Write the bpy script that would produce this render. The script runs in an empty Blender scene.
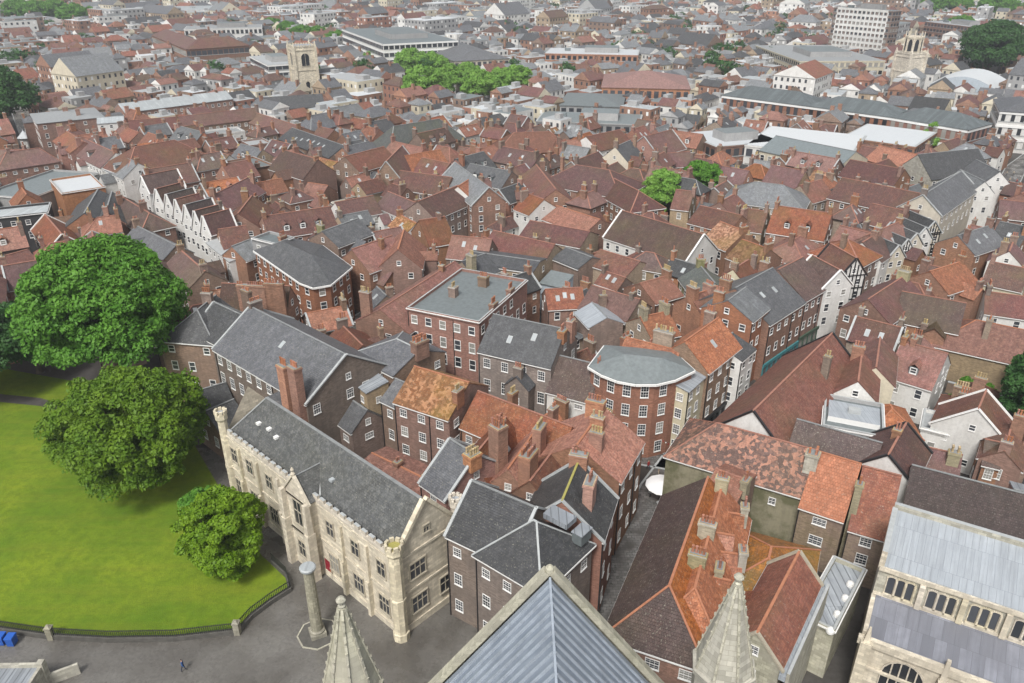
import bpy, bmesh, math, random
from mathutils import Vector, Matrix, noise
from mathutils.bvhtree import BVHTree
import numpy as np
rnd = random.Random(7)
R = math.radians
# ---------------------------------------------------------------- camera, light, exposure
sc = bpy.context.scene
CAM_H = 68.0; PITCH = R(27.0); FPX = 780.0
cd = bpy.data.cameras.new('camera'); cam = bpy.data.objects.new('camera', cd)
sc.collection.objects.link(cam); sc.camera = cam
cam.location = (0, 0, CAM_H); cam.rotation_euler = (R(90) - PITCH, 0, 0)
cd.sensor_width = 36.0; cd.lens = 36.0 * FPX / 1024.0; cd.clip_start = 0.5; cd.clip_end = 9000
SUN_EL, SUN_AZ = R(52), R(200)          # azimuth: clockwise from +Y
w = bpy.data.worlds.new('World'); sc.world = w; w.use_nodes = True
nt = w.node_tree; nt.nodes.clear()
sky = nt.nodes.new('ShaderNodeTexSky'); sky.sky_type = 'NISHITA'; sky.sun_disc = False
sky.sun_elevation = SUN_EL; sky.sun_rotation = SUN_AZ; sky.air_density = 1.0; sky.dust_density = 4.0; sky.ozone_density = 1.0
hs = nt.nodes.new('ShaderNodeHueSaturation'); hs.inputs['Saturation'].default_value = 0.22
bg = nt.nodes.new('ShaderNodeBackground'); bg.inputs['Strength'].default_value = 0.117
wo = nt.nodes.new('ShaderNodeOutputWorld')
nt.links.new(sky.outputs[0], hs.inputs['Color']); nt.links.new(hs.outputs[0], bg.inputs['Color']); nt.links.new(bg.outputs[0], wo.inputs['Surface'])
sl = bpy.data.lights.new('sun', 'SUN'); sl.energy = 2.1; sl.angle = R(12); sl.color = (1.0, 0.965, 0.92)
sun = bpy.data.objects.new('sun', sl); sc.collection.objects.link(sun)
sd = Vector((math.sin(SUN_AZ) * math.cos(SUN_EL), math.cos(SUN_AZ) * math.cos(SUN_EL), math.sin(SUN_EL)))
sun.rotation_euler = sd.to_track_quat('Z', 'Y').to_euler(); sun.location = (0, 0, 200)
sc.view_settings.view_transform = 'Standard'; sc.view_settings.look = 'None'
sc.view_settings.exposure = 0.55; sc.view_settings.gamma = 1.0
sc.view_settings.use_curve_mapping = False
sc.cycles.max_bounces = 5; sc.cycles.diffuse_bounces = 2; sc.cycles.glossy_bounces = 2
sc.cycles.transparent_max_bounces = 6; sc.cycles.volume_bounces = 0; sc.cycles.transmission_bounces = 2
sc.cycles.use_denoising = True

# ---------------------------------------------------------------- pixel <-> world helpers (photo measurements)
CP, SP = math.cos(PITCH), math.sin(PITCH)
def P(px, py, z=0.0):
    x = px - 512; y = py - 341.5
    f = FPX * CP - y * SP; d = FPX * SP + y * CP
    t = (CAM_H - z) / d
    return Vector((x * t, f * t))
def Q(X, Y, Z=0):
    d = CAM_H - Z; f = Y * CP + d * SP
    return (512 + FPX * X / f, 341.5 + FPX * (d * CP - Y * SP) / f)

# ---------------------------------------------------------------- materials
MATS = {}
def newmat(name):
    m = bpy.data.materials.new(name); m.use_nodes = True
    n = m.node_tree; b = n.nodes['Principled BSDF']
    return m, n, b
def N(n, typ, **kw):
    nd = n.nodes.new(typ)
    for k, v in kw.items():
        if k.startswith('i_'): nd.inputs[k[2:].replace('_', ' ')].default_value = v
        else: setattr(nd, k, v)
    return nd
def c4(c): return (c[0], c[1], c[2], 1)
def mixc(n, fac, a, b, mode='MIX'):
    m = n.nodes.new('ShaderNodeMix'); m.data_type = 'RGBA'; m.blend_type = mode
    for sock, val in ((m.inputs[0], fac), (m.inputs[6], a), (m.inputs[7], b)):
        if hasattr(val, 'links'): n.links.new(val, sock)
        elif isinstance(val, (int, float)): sock.default_value = val
        else: sock.default_value = c4(val)
    return m.outputs[2]
def ramp(n, src, p0, p1, v0=0, v1=1):
    r = n.nodes.new('ShaderNodeMapRange'); r.inputs[1].default_value = p0; r.inputs[2].default_value = p1
    r.inputs[3].default_value = v0; r.inputs[4].default_value = v1
    n.links.new(src, r.inputs[0]); return r.outputs[0]
def noi(n, vec, scale, detail=3, rough=0.6):
    t = N(n, 'ShaderNodeTexNoise'); t.inputs['Scale'].default_value = scale
    t.inputs['Detail'].default_value = detail; t.inputs['Roughness'].default_value = rough
    if vec is not None: n.links.new(vec, t.inputs['Vector'])
    return t.outputs['Fac']
def objvary(n, col, amt=0.25, sat=0.15):
    oi = N(n, 'ShaderNodeObjectInfo')
    h = N(n, 'ShaderNodeHueSaturation')
    n.links.new(ramp(n, oi.outputs['Random'], 0, 1, 1 - amt, 1 + amt), h.inputs['Value'])
    m7 = N(n, 'ShaderNodeMath', operation='MULTIPLY'); m7.inputs[1].default_value = 7.31; n.links.new(oi.outputs['Random'], m7.inputs[0])
    fr = N(n, 'ShaderNodeMath', operation='FRACT'); n.links.new(m7.outputs[0], fr.inputs[0])
    n.links.new(ramp(n, fr.outputs[0], 0, 1, 1 - sat, 1 + sat), h.inputs['Saturation'])
    n.links.new(ramp(n, fr.outputs[0], 0, 1, .493, .507), h.inputs['Hue'])
    n.links.new(col, h.inputs['Color']); return h.outputs[0]
def worldpos(n):
    g = N(n, 'ShaderNodeNewGeometry'); return g.outputs['Position']
def uvn(n):
    u = N(n, 'ShaderNodeUVMap'); u.uv_map = 'UVMap'; return u.outputs[0]
def bump(n, b, h, dist, st=0.6):
    bp = N(n, 'ShaderNodeBump'); bp.inputs['Distance'].default_value = dist; bp.inputs['Strength'].default_value = st
    n.links.new(h, bp.inputs['Height']); n.links.new(bp.outputs[0], b.inputs['Normal'])

def tile_mat(name, base, alt, patch, pamt=0.35, tw=0.24, th=0.3, rough=0.68, vary=0.30, moss=0.18, mosscol=(0.13,0.12,0.05), pscale=0.35, crisp=False):
    m, n, b = newmat(name); uv = uvn(n); wp = worldpos(n)
    br = N(n, 'ShaderNodeTexBrick', offset=0.5, squash=1.0)
    br.inputs['Scale'].default_value = 1.0; br.inputs['Brick Width'].default_value = tw; br.inputs['Row Height'].default_value = th
    br.inputs['Mortar Size'].default_value = 0.018; br.inputs['Mortar Smooth'].default_value = 0.3; br.inputs['Bias'].default_value = 0
    br.inputs['Color1'].default_value = c4([x * 0.72 for x in base]); br.inputs['Color2'].default_value = c4([x * 1.28 for x in base])
    br.inputs['Mortar'].default_value = c4([x * 0.42 for x in base]); n.links.new(uv, br.inputs['Vector'])
    n1 = noi(n, wp, pscale, 4, 0.65); n2 = noi(n, wp, 1.9, 4, 0.7); n3 = noi(n, wp, 0.13, 2)
    col = mixc(n, ramp(n, n1, .42, .62), br.outputs['Color'], alt)
    c2 = mixc(n, ramp(n, n1, .40, .60), br.outputs['Color'], mixc(n, 0.5, br.outputs['Color'], alt))
    # scattered replaced / weathered tiles: per-tile colour thresholded by noise
    vo = N(n, 'ShaderNodeTexVoronoi'); vo.inputs['Scale'].default_value = 3.6 if not crisp else 2.3; n.links.new(uv, vo.inputs['Vector'])
    sp = N(n, 'ShaderNodeSeparateColor'); n.links.new(vo.outputs['Color'], sp.inputs[0])
    mm = N(n, 'ShaderNodeMath', operation='MULTIPLY'); n.links.new(ramp(n, sp.outputs[0], .45, .8), mm.inputs[0])
    n.links.new(ramp(n, n2, .62 - pamt * .5, .72 - pamt * .4), mm.inputs[1])
    mp = N(n, 'ShaderNodeMath', operation='MULTIPLY'); mp.inputs[1].default_value = min(1, pamt * 1.6); n.links.new(mm.outputs[0], mp.inputs[0])
    col = mixc(n, mp.outputs[0], c2, patch)
    col = mixc(n, ramp(n, n3, .45, .7, 0, moss * 2), col, mosscol)
    # streaks running down the slope
    mapn = N(n, 'ShaderNodeMapping'); mapn.inputs['Scale'].default_value = (1.6, .12, 1); n.links.new(uv, mapn.inputs[0])
    st = noi(n, mapn.outputs[0], 1.0, 3)
    col = mixc(n, ramp(n, st, .35, .75, 0, .5), col, [x * .5 for x in base])
    n5 = noi(n, wp, .9, 5, .7); n6 = noi(n, wp, 5.0, 3, .7)
    col = mixc(n, ramp(n, n5, .5, .72, 0, .55), col, [x * .45 for x in base])
    col = mixc(n, ramp(n, n5, .46, .30, 0, .4), col, [min(.6, x * 1.5 + .03) for x in base])
    col = mixc(n, ramp(n, n6, .60, .68, 0, .55), col, (.30,.29,.24))
    col = objvary(n, col, vary, .2)
    n.links.new(col, b.inputs['Base Color']); b.inputs['Roughness'].default_value = rough
    b.inputs['Specular IOR Level'].default_value = 0.35
    # courses
    sx = N(n, 'ShaderNodeSeparateXYZ'); n.links.new(uv, sx.inputs[0])
    d = N(n, 'ShaderNodeMath', operation='DIVIDE'); d.inputs[1].default_value = th; n.links.new(sx.outputs[1], d.inputs[0])
    f = N(n, 'ShaderNodeMath', operation='FRACT'); n.links.new(d.outputs[0], f.inputs[0])
    ad = N(n, 'ShaderNodeMath', operation='ADD'); n.links.new(br.outputs['Fac'], ad.inputs[0]); n.links.new(f.outputs[0], ad.inputs[1])
    ad2 = N(n, 'ShaderNodeMath', operation='ADD'); n.links.new(ad.outputs[0], ad2.inputs[0]); n.links.new(n2, ad2.inputs[1])
    bump(n, b, ad2.outputs[0], 0.05, 0.55)
    MATS[name] = m; return m

def wall_mat(name, base, alt, vary=0.18, brick=True, rough=0.85, stain=0.45, bs=(0.45, 0.15), mortar=1.35, green=0.0):
    m, n, b = newmat(name); uv = uvn(n); wp = worldpos(n)
    n1 = noi(n, wp, .35, 4, .65); n2 = noi(n, wp, 2.6, 4, .7)
    if brick:
        br = N(n, 'ShaderNodeTexBrick'); br.inputs['Scale'].default_value = 1.0
        br.inputs['Brick Width'].default_value = bs[0]; br.inputs['Row Height'].default_value = bs[1]
        br.inputs['Mortar Size'].default_value = .012; br.inputs['Mortar Smooth'].default_value = .4
        br.inputs['Color1'].default_value = c4([x * .72 for x in base]); br.inputs['Color2'].default_value = c4([x * 1.3 for x in base])
        br.inputs['Mortar'].default_value = c4([min(.6, x * mortar) for x in base]); n.links.new(uv, br.inputs['Vector'])
        col = br.outputs['Color']
    else:
        rgb = N(n, 'ShaderNodeRGB'); rgb.outputs[0].default_value = c4(base); col = rgb.outputs[0]
    col = mixc(n, ramp(n, n1, .38, .66, 0, .8), col, alt)
    col = mixc(n, ramp(n, n2, .45, .7, 0, .35), col, [x * .55 for x in base])
    mapn = N(n, 'ShaderNodeMapping'); mapn.inputs['Scale'].default_value = (1.1, .1, 1); n.links.new(uv, mapn.inputs[0])
    st = noi(n, mapn.outputs[0], 1.0, 4, .7)
    col = mixc(n, ramp(n, st, .45, .78, 0, stain), col, [x * .38 for x in base])
    if green: col = mixc(n, ramp(n, n1, .4, .6, green, 0), col, (.10, .11, .035))
    col = objvary(n, col, vary, .2)
    n.links.new(col, b.inputs['Base Color']); b.inputs['Roughness'].default_value = rough
    b.inputs['Specular IOR Level'].default_value = 0.3
    bump(n, b, n2, .03, .5)
    MATS[name] = m; return m

def plain_mat(name, base, rough=.6, metal=0, nz=.25, nscale=1.5, vary=0.0, spec=.4):
    m, n, b = newmat(name); wp = worldpos(n)
    n1 = noi(n, wp, nscale, 4, .65)
    rgb = N(n, 'ShaderNodeRGB'); rgb.outputs[0].default_value = c4(base)
    col = mixc(n, ramp(n, n1, .35, .7, 0, nz * 2), rgb.outputs[0], [x * .55 for x in base])
    if vary: col = objvary(n, col, vary)
    n.links.new(col, b.inputs['Base Color']); b.inputs['Roughness'].default_value = rough; b.inputs['Metallic'].default_value = metal
    b.inputs['Specular IOR Level'].default_value = spec
    MATS[name] = m; return m

def seam_mat(name, base, alt, pitch=.75, rough=.42, cross=0, dark=.5, vary=.12, streak=.6):
    m, n, b = newmat(name); uv = uvn(n); wp = worldpos(n)
    sx = N(n, 'ShaderNodeSeparateXYZ'); n.links.new(uv, sx.inputs[0])
    def lines(src, p, wd):
        d = N(n, 'ShaderNodeMath', operation='DIVIDE'); d.inputs[1].default_value = p; n.links.new(src, d.inputs[0])
        f = N(n, 'ShaderNodeMath', operation='FRACT'); n.links.new(d.outputs[0], f.inputs[0])
        return ramp(n, f.outputs[0], wd, wd * 1.6, 1, 0)
    L = lines(sx.outputs[0], pitch, .1)
    fl = N(n, 'ShaderNodeTexBrick'); fl.inputs['Scale'].default_value = 1; fl.inputs['Brick Width'].default_value = pitch * 1.0
    fl.offset = .5
    fl.inputs['Row Height'].default_value = cross if cross else 60; fl.inputs['Mortar Size'].default_value = .015
    fl.inputs['Color1'].default_value = c4([x * (.9 if name in ('leadblue','leadwhite','zinc') else .72) for x in base]); fl.inputs['Color2'].default_value = c4([min(.9, x * (1.1 if name in ('leadblue','leadwhite','zinc') else 1.25)) for x in base]); fl.inputs['Mortar'].default_value = c4([x * .4 for x in base])
    n.links.new(uv, fl.inputs['Vector'])
    n1 = noi(n, wp, .5, 4, .6)
    col = mixc(n, ramp(n, n1, .4, .65), fl.outputs['Color'], mixc(n, .6, fl.outputs['Color'], alt))
    mapn = N(n, 'ShaderNodeMapping'); mapn.inputs['Scale'].default_value = (2.2, .15, 1); n.links.new(uv, mapn.inputs[0])
    st = noi(n, mapn.outputs[0], 1.0, 4, .7)
    col = mixc(n, ramp(n, st, .4, .7, 0, streak), col, [x * .6 for x in base])
    if not cross: col = mixc(n, L, col, [x * dark for x in base])
    col = objvary(n, col, vary, .1)
    n.links.new(col, b.inputs['Base Color']); n.links.new(ramp(n, n1, .3, .7, rough - .1, rough + .15), b.inputs['Roughness'])
    bump(n, b, L, .06, .5)
    MATS[name] = m; return m

tile_mat('redbrown', (.158,.076,.064), (.110,.062,.058), (.26,.105,.065), .32)
tile_mat('red', (.225,.088,.062), (.150,.070,.058), (.32,.14,.09), .35)
tile_mat('brown', (.115,.068,.057), (.085,.058,.052), (.18,.085,.055), .25, moss=.2)
tile_mat('maroon', (.150,.068,.064), (.112,.062,.062), (.21,.10,.08), .25)
tile_mat('orange', (.30,.118,.066), (.20,.082,.055), (.42,.18,.10), .5, moss=.08)
tile_mat('brightorange', (.39,.180,.130), (.34,.15,.105), (.44,.23,.17), .2, moss=.0, vary=.03, tw=.3, th=.42)
tile_mat('salmon', (.235,.118,.094), (.18,.095,.08), (.32,.17,.13), .25, moss=.05)
tile_mat('mottled', (.125,.074,.060), (.14,.08,.06), (.44,.20,.12), .6, moss=.12, crisp=True)
tile_mat('lichen', (.235,.105,.055), (.15,.095,.05), (.42,.23,.14), .8, moss=.3, mosscol=(.20,.16,.035), crisp=True, pscale=.5)
tile_mat('mossorange', (.25,.115,.055), (.16,.10,.045), (.40,.17,.06), .5, moss=.45, mosscol=(.11,.10,.03), pscale=.3)
tile_mat('slate', (.118,.122,.132), (.085,.088,.095), (.17,.175,.18), .3, tw=.32, th=.26, rough=.5, moss=.05, mosscol=(.10,.11,.08))
tile_mat('dslate', (.064,.066,.070), (.05,.051,.054), (.10,.10,.10), .25, tw=.32, th=.26, rough=.5, moss=.05, mosscol=(.07,.075,.055))
tile_mat('lslate', (.185,.195,.205), (.14,.148,.155), (.25,.26,.265), .3, tw=.32, th=.26, rough=.5, moss=.05)
tile_mat('greenslate', (.125,.138,.132), (.13,.125,.12), (.17,.18,.15), .35, tw=.32, th=.26, rough=.55, moss=.3, mosscol=(.12,.14,.06))
tile_mat('stoneslate', (.105,.108,.108), (.085,.09,.092), (.20,.20,.19), .35, tw=.34, th=.28, rough=.55, moss=.06, vary=.03)
tile_mat('darktile', (.082,.056,.052), (.062,.047,.046), (.12,.07,.055), .2, moss=.06)
seam_mat('lead', (.30,.325,.35), (.22,.24,.27), .8)
seam_mat('leadpanel', (.225,.235,.27), (.17,.175,.20), 1.05, cross=2.3, dark=.8)
seam_mat('leadwhite', (.35,.38,.41), (.29,.32,.35), .62, cross=4.0, dark=.8, vary=.02)
seam_mat('leadblue', (.20,.235,.28), (.29,.33,.375), 40., rough=.36, dark=.9, vary=.02, streak=.5)
plain_mat('leadroll', (.34,.385,.44), .4, nz=.35, nscale=.8)
seam_mat('zinc', (.40,.43,.44), (.30,.33,.345), 1.2, dark=.8)
seam_mat('copper', (.115,.135,.14), (.095,.11,.115), 1.0, dark=.8, rough=.55)
plain_mat('flatgrey', (.165,.19,.195), .55, nz=.3, vary=.15)
plain_mat('flatlight', (.32,.335,.34), .6, nz=.2, vary=.2)
plain_mat('white_roof', (.50,.525,.54), .6, nz=.12, vary=.08)
plain_mat('flashing', (.40,.42,.42), .5, nz=.25)
plain_mat('white_paint', (.74,.74,.72), .45, nz=.06)
plain_mat('grey_paint', (.30,.31,.31), .5, nz=.1)
plain_mat('black_paint', (.022,.022,.024), .45, nz=.1)
plain_mat('red_paint', (.25,.015,.03), .4, nz=.1)
plain_mat('blue_plastic', (.02,.10,.42), .4, nz=.1)
plain_mat('teal_paint', (.05,.20,.22), .5, nz=.1)
plain_mat('green_paint', (.06,.10,.07), .5, nz=.1)
plain_mat('terracotta', (.36,.16,.10), .8, nz=.3, vary=.25)
plain_mat('buffpot', (.42,.32,.17), .8, nz=.3, vary=.2)
plain_mat('ridge_red', (.33,.16,.115), .8, nz=.3)
plain_mat('ridge_orange', (.40,.17,.095), .8, nz=.3)
plain_mat('ridge_grey', (.24,.25,.25), .7, nz=.3)
plain_mat('cloth_white', (.8,.8,.8), .8, nz=.02)
plain_mat('iron', (.03,.032,.03), .5, nz=.1)
plain_mat('dark_stone', (.10,.096,.086), .8, nz=.4)
plain_mat('bark', (.09,.07,.05), .9, nz=.4)
plain_mat('gold', (.36,.33,.10), .6, nz=.4, nscale=8)
wall_mat('brick', (.265,.150,.105), (.205,.128,.096))
wall_mat('mosscap', (.38,.34,.24), (.30,.27,.19), green=.25)
wall_mat('oldstone', (.33,.31,.25), (.23,.22,.175), bs=(.8,.38), mortar=.5, vary=.03, stain=.7, green=.1)
wall_mat('brickr', (.295,.150,.108), (.24,.13,.10), stain=.35)
wall_mat('brickb', (.225,.158,.122), (.175,.13,.105))
wall_mat('brickg', (.205,.165,.138), (.16,.135,.118))
wall_mat('bricko', (.36,.19,.125), (.27,.15,.11))
wall_mat('oldbrick', (.29,.215,.165), (.20,.15,.125), green=.25, stain=.6)
wall_mat('buff', (.33,.255,.18), (.26,.205,.15))
wall_mat('stone', (.63,.57,.45), (.45,.40,.315), bs=(.8, .38), mortar=.6, vary=.05, stain=.5)
wall_mat('greystone', (.47,.45,.375), (.33,.315,.265), bs=(.8, .38), mortar=.5, vary=.05, stain=.55, green=.15)
wall_mat('mossbuff', (.40,.36,.23), (.30,.28,.16), brick=False, green=.8, stain=.5)
wall_mat('render', (.66,.655,.63), (.55,.54,.51), brick=False, stain=.22, vary=.08)
wall_mat('cream', (.58,.53,.41), (.5,.45,.36), brick=False, stain=.3, vary=.08)
wall_mat('pink', (.50,.33,.27), (.44,.30,.26), brick=False, stain=.25)
wall_mat('greyrender', (.34,.34,.335), (.28,.28,.28), brick=False, stain=.3, vary=.2)
wall_mat('bluerender', (.42,.48,.53), (.36,.42,.47), brick=False, stain=.2, vary=.05)
wall_mat('timber', (.03,.03,.032), (.05,.05,.05), brick=False, stain=.1)
# glass
m, n, b = newmat('glass'); wp = worldpos(n)
oi = N(n, 'ShaderNodeObjectInfo')
g = mixc(n, ramp(n, oi.outputs['Random'], 0, .8), (.015,.018,.022), (.06,.065,.075)); g = mixc(n, ramp(n, oi.outputs['Random'], .84, .88, 0, .8), g, (.32,.31,.28))
n.links.new(g, b.inputs['Base Color']); b.inputs['Roughness'].default_value = .12; b.inputs['Specular IOR Level'].default_value = .6
MATS['glass'] = m
# ground
m, n, b = newmat('asphalt'); wp = worldpos(n)
n1 = noi(n, wp, .12, 5, .6); n2 = noi(n, wp, 3, 4, .7); n3 = noi(n, wp, .6, 4, .6)
col = mixc(n, ramp(n, n1, .38, .62), (.095,.088,.078), (.165,.158,.145))
col = mixc(n, ramp(n, n2, .4, .7, 0, .5), col, (.052,.05,.046))
n.links.new(col, b.inputs['Base Color']); n.links.new(ramp(n, n3, .4, .62, .12, .5), b.inputs['Roughness'])
bump(n, b, n2, .006, .3); MATS['asphalt'] = m
m, n, b = newmat('setts'); wp = worldpos(n); uv = uvn(n)
br = N(n, 'ShaderNodeTexBrick'); br.inputs['Scale'].default_value = 1; br.inputs['Brick Width'].default_value = .7; br.inputs['Row Height'].default_value = .45
br.inputs['Mortar Size'].default_value = .025; br.inputs['Color1'].default_value = (.10,.10,.095,1); br.inputs['Color2'].default_value = (.19,.185,.18,1); br.inputs['Mortar'].default_value = (.045,.042,.04,1)
n.links.new(uv, br.inputs['Vector']); n1 = noi(n, wp, .35, 4)
n.links.new(mixc(n, ramp(n, n1, .4, .65), br.outputs[0], (.065,.06,.055)), b.inputs['Base Color'])
n.links.new(ramp(n, n1, .4, .6, .2, .5), b.inputs['Roughness']); MATS['setts'] = m
m, n, b = newmat('grass'); wp = worldpos(n)
n1 = noi(n, wp, .09, 4, .6); n2 = noi(n, wp, .8, 5, .75); n3 = noi(n, wp, 7, 4, .8)
mp_ = N(n, 'ShaderNodeMapping'); mp_.inputs['Rotation'].default_value = (0, 0, R(-18)); mp_.inputs['Scale'].default_value = (.05, .55, 1); n.links.new(wp, mp_.inputs[0])
n4 = noi(n, mp_.outputs[0], 1.0, 3, .6)
col = mixc(n, ramp(n, n1, .38, .62), (.100,.178,.012), (.175,.240,.016))
col = mixc(n, ramp(n, n2, .42, .66, 0, .65), col, (.078,.125,.010))
col = mixc(n, ramp(n, n4, .45, .65, 0, .25), col, (.21,.215,.025))
col = mixc(n, ramp(n, n3, .45, .7, 0, .5), col, (.055,.095,.008))
n.links.new(col, b.inputs['Base Color']); b.inputs['Roughness'].default_value = .9; b.inputs['Specular IOR Level'].default_value = .15
bump(n, b, n3, .08, .7); MATS['grass'] = m
m, n, b = newmat('yard'); wp = worldpos(n)
n1 = noi(n, wp, .08, 5, .65); n2 = noi(n, wp, 1.2, 5, .7)
col = mixc(n, ramp(n, n1, .4, .6), (.052,.045,.039), (.075,.07,.066)); col = mixc(n, ramp(n, n2, .4, .7, 0, .6), col, (.03,.027,.024))
n.links.new(col, b.inputs['Base Color']); b.inputs['Roughness'].default_value = .7; MATS['yard'] = m
def leaf_mat(name, a, bb, cc):
    m, n, b = newmat(name); wp = worldpos(n)
    n1 = noi(n, wp, .35, 3, .6); n2 = noi(n, wp, 2.5, 3, .7)
    col = mixc(n, ramp(n, n1, .38, .62), a, bb); col = mixc(n, ramp(n, n2, .45, .7, 0, .6), col, cc)
    n.links.new(col, b.inputs['Base Color']); b.inputs['Roughness'].default_value = .55; b.inputs['Specular IOR Level'].default_value = .25
    tr = N(n, 'ShaderNodeBsdfTranslucent'); n.links.new(col, tr.inputs[0]); ms = N(n, 'ShaderNodeMixShader'); ms.inputs[0].default_value = .28
    n.links.new(b.outputs[0], ms.inputs[1]); n.links.new(tr.outputs[0], ms.inputs[2])
    n.links.new(ms.outputs[0], n.nodes['Material Output'].inputs['Surface']); MATS[name] = m
leaf_mat('leaf_mid', (.085,.225,.024), (.130,.300,.036), (.038,.115,.015))
leaf_mat('leaf_olive', (.100,.195,.014), (.150,.255,.018), (.042,.095,.009))
leaf_mat('leaf_lime', (.125,.235,.010), (.185,.31,.016), (.065,.135,.01))
leaf_mat('leaf_bright', (.16,.33,.05), (.23,.41,.075), (.09,.20,.035))
leaf_mat('leaf_dark', (.035,.100,.024), (.055,.14,.034), (.020,.06,.015))

# ---------------------------------------------------------------- mesh helpers
COL = sc.collection
class MB:
    """collects vertices / faces with a material slot each"""
    def __init__(s): s.v = []; s.f = []; s.m = []; s.mats = []
    def mi(s, name):
        if name not in s.mats: s.mats.append(name)
        return s.mats.index(name)
    def face(s, pts, mat):
        b = len(s.v); s.v += [tuple(p) for p in pts]; s.f.append(tuple(range(b, b + len(pts)))); s.m.append(s.mi(mat))
    def box(s, c, u, hx, hy, z0, z1, mat, top=None, taper=1.0):
        """c centre (x,y), u unit direction (x,y), half sizes"""
        vx, vy = -u[1], u[0]
        def ring(z, k): return [(c[0] + u[0]*a*hx*k + vx*b*hy*k, c[1] + u[1]*a*hx*k + vy*b*hy*k, z) for a, b in ((-1,-1),(1,-1),(1,1),(-1,1))]
        lo = ring(z0, 1); hi = ring(z1, taper)
        for i in range(4):
            j = (i + 1) % 4; s.face([lo[i], lo[j], hi[j], hi[i]], mat)
        s.face(hi, top or mat); s.face(lo[::-1], mat)
    def prism(s, pts, z0, z1, mat, top=None):
        n = len(pts)
        for i in range(n):
            a, b = pts[i], pts[(i + 1) % n]
            s.face([(a[0], a[1], z0), (b[0], b[1], z0), (b[0], b[1], z1), (a[0], a[1], z1)], mat)
        s.face([(p[0], p[1], z1) for p in pts], top or mat); s.face([(p[0], p[1], z0) for p in pts[::-1]], mat)
    def lathe(s, c, prof, seg, mat, rot=0):
        rings = [[(c[0] + r*math.cos(rot + 2*math.pi*k/seg), c[1] + r*math.sin(rot + 2*math.pi*k/seg), z) for k in range(seg)] for r, z in prof]
        for a, b in zip(rings, rings[1:]):
            for k in range(seg):
                j = (k + 1) % seg; s.face([a[k], a[j], b[j], b[k]], mat)
        s.face(rings[-1], mat); s.face(rings[0][::-1], mat)
    def slab(s, verts, faces, t, mat):
        """faces (index tuples, CCW from above) solidified downward by t"""
        cnt = {}
        for f in faces:
            s.face([verts[i] for i in f], mat)
            s.face([(verts[i][0], verts[i][1], verts[i][2] - t) for i in reversed(f)], mat)
            for i in range(len(f)):
                e = (f[i], f[(i + 1) % len(f)]); cnt[e] = 1
        for (a, b) in cnt:
            if (b, a) not in cnt:
                A, B = verts[a], verts[b]
                s.face([(A[0],A[1],A[2]-t), (B[0],B[1],B[2]-t), B, A], mat)
    def beam(s, a, b, w, h, mat):
        """square beam from 3D point a to b, lifted"""
        a = Vector(a); b = Vector(b); d = (b - a).normalized(); side = d.cross(Vector((0,0,1)))
        if side.length < 1e-4: side = Vector((1,0,0))
        side.normalize(); up = side.cross(d).normalized()
        q = [[p + side*x*w/2 + up*y*h for x, y in ((-1,0),(1,0),(1,1),(-1,1))] for p in (a, b)]
        for i in range(4):
            j = (i+1) % 4; s.face([q[0][j], q[0][i], q[1][i], q[1][j]], mat)
        s.face(q[0], mat); s.face(q[1][::-1], mat)
    def mesh(s, name):
        me = bpy.data.meshes.new(name); me.from_pydata(s.v, [], s.f)
        for k in s.mats: me.materials.append(MATS[k])
        me.polygons.foreach_set('material_index', s.m)
        uvl = me.uv_layers.new(name='UVMap').data
        buf = np.zeros(len(me.loops) * 2, 'f'); li = 0; V = s.v
        for f in s.f:
            a = Vector(V[f[0]]); nrm = Vector((0,0,0))
            for i in range(1, len(f) - 1):
                nrm += (Vector(V[f[i]]) - a).cross(Vector(V[f[i+1]]) - a)
            if nrm.length > 1e-9: nrm.normalize()
            if abs(nrm.z) > .999: u = Vector((1,0,0))
            else: u = Vector((0,0,1)).cross(nrm).normalized()
            v = nrm.cross(u)
            for i in f:
                p = Vector(V[i]); buf[li] = p.dot(u); buf[li+1] = p.dot(v); li += 2
        uvl.foreach_set('uv', buf); me.update(); return me
    def build(s, name, parent=None):
        return link(name, s.mesh(name), parent)
def link(name, me, parent=None, loc=None, rz=None):
    o = bpy.data.objects.new(name, me); COL.objects.link(o)
    if parent is not None: o.parent = parent
    if loc is not None: o.location = loc
    if rz is not None: o.rotation_euler = (0, 0, rz)
    return o
def empty(name, label, cat, group=None):
    if len(label.replace('-',' ').split()) > 16: print('LONG', len(label.split()), label)
    o = bpy.data.objects.new(name, None); COL.objects.link(o); o['label'] = label; o['category'] = cat
    if group: o['group'] = group
    return o
def tag(o, label, cat, group=None):
    o['label'] = label; o['category'] = cat
    if group: o['group'] = group
    return o
def reorigin(root, x, y, z=0):
    """moves the empty to the thing's base and keeps the parts where they are"""
    root.location = (x, y, z)
    for ch in root.children: ch.location = (ch.location.x - x, ch.location.y - y, ch.location.z - z)
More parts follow.
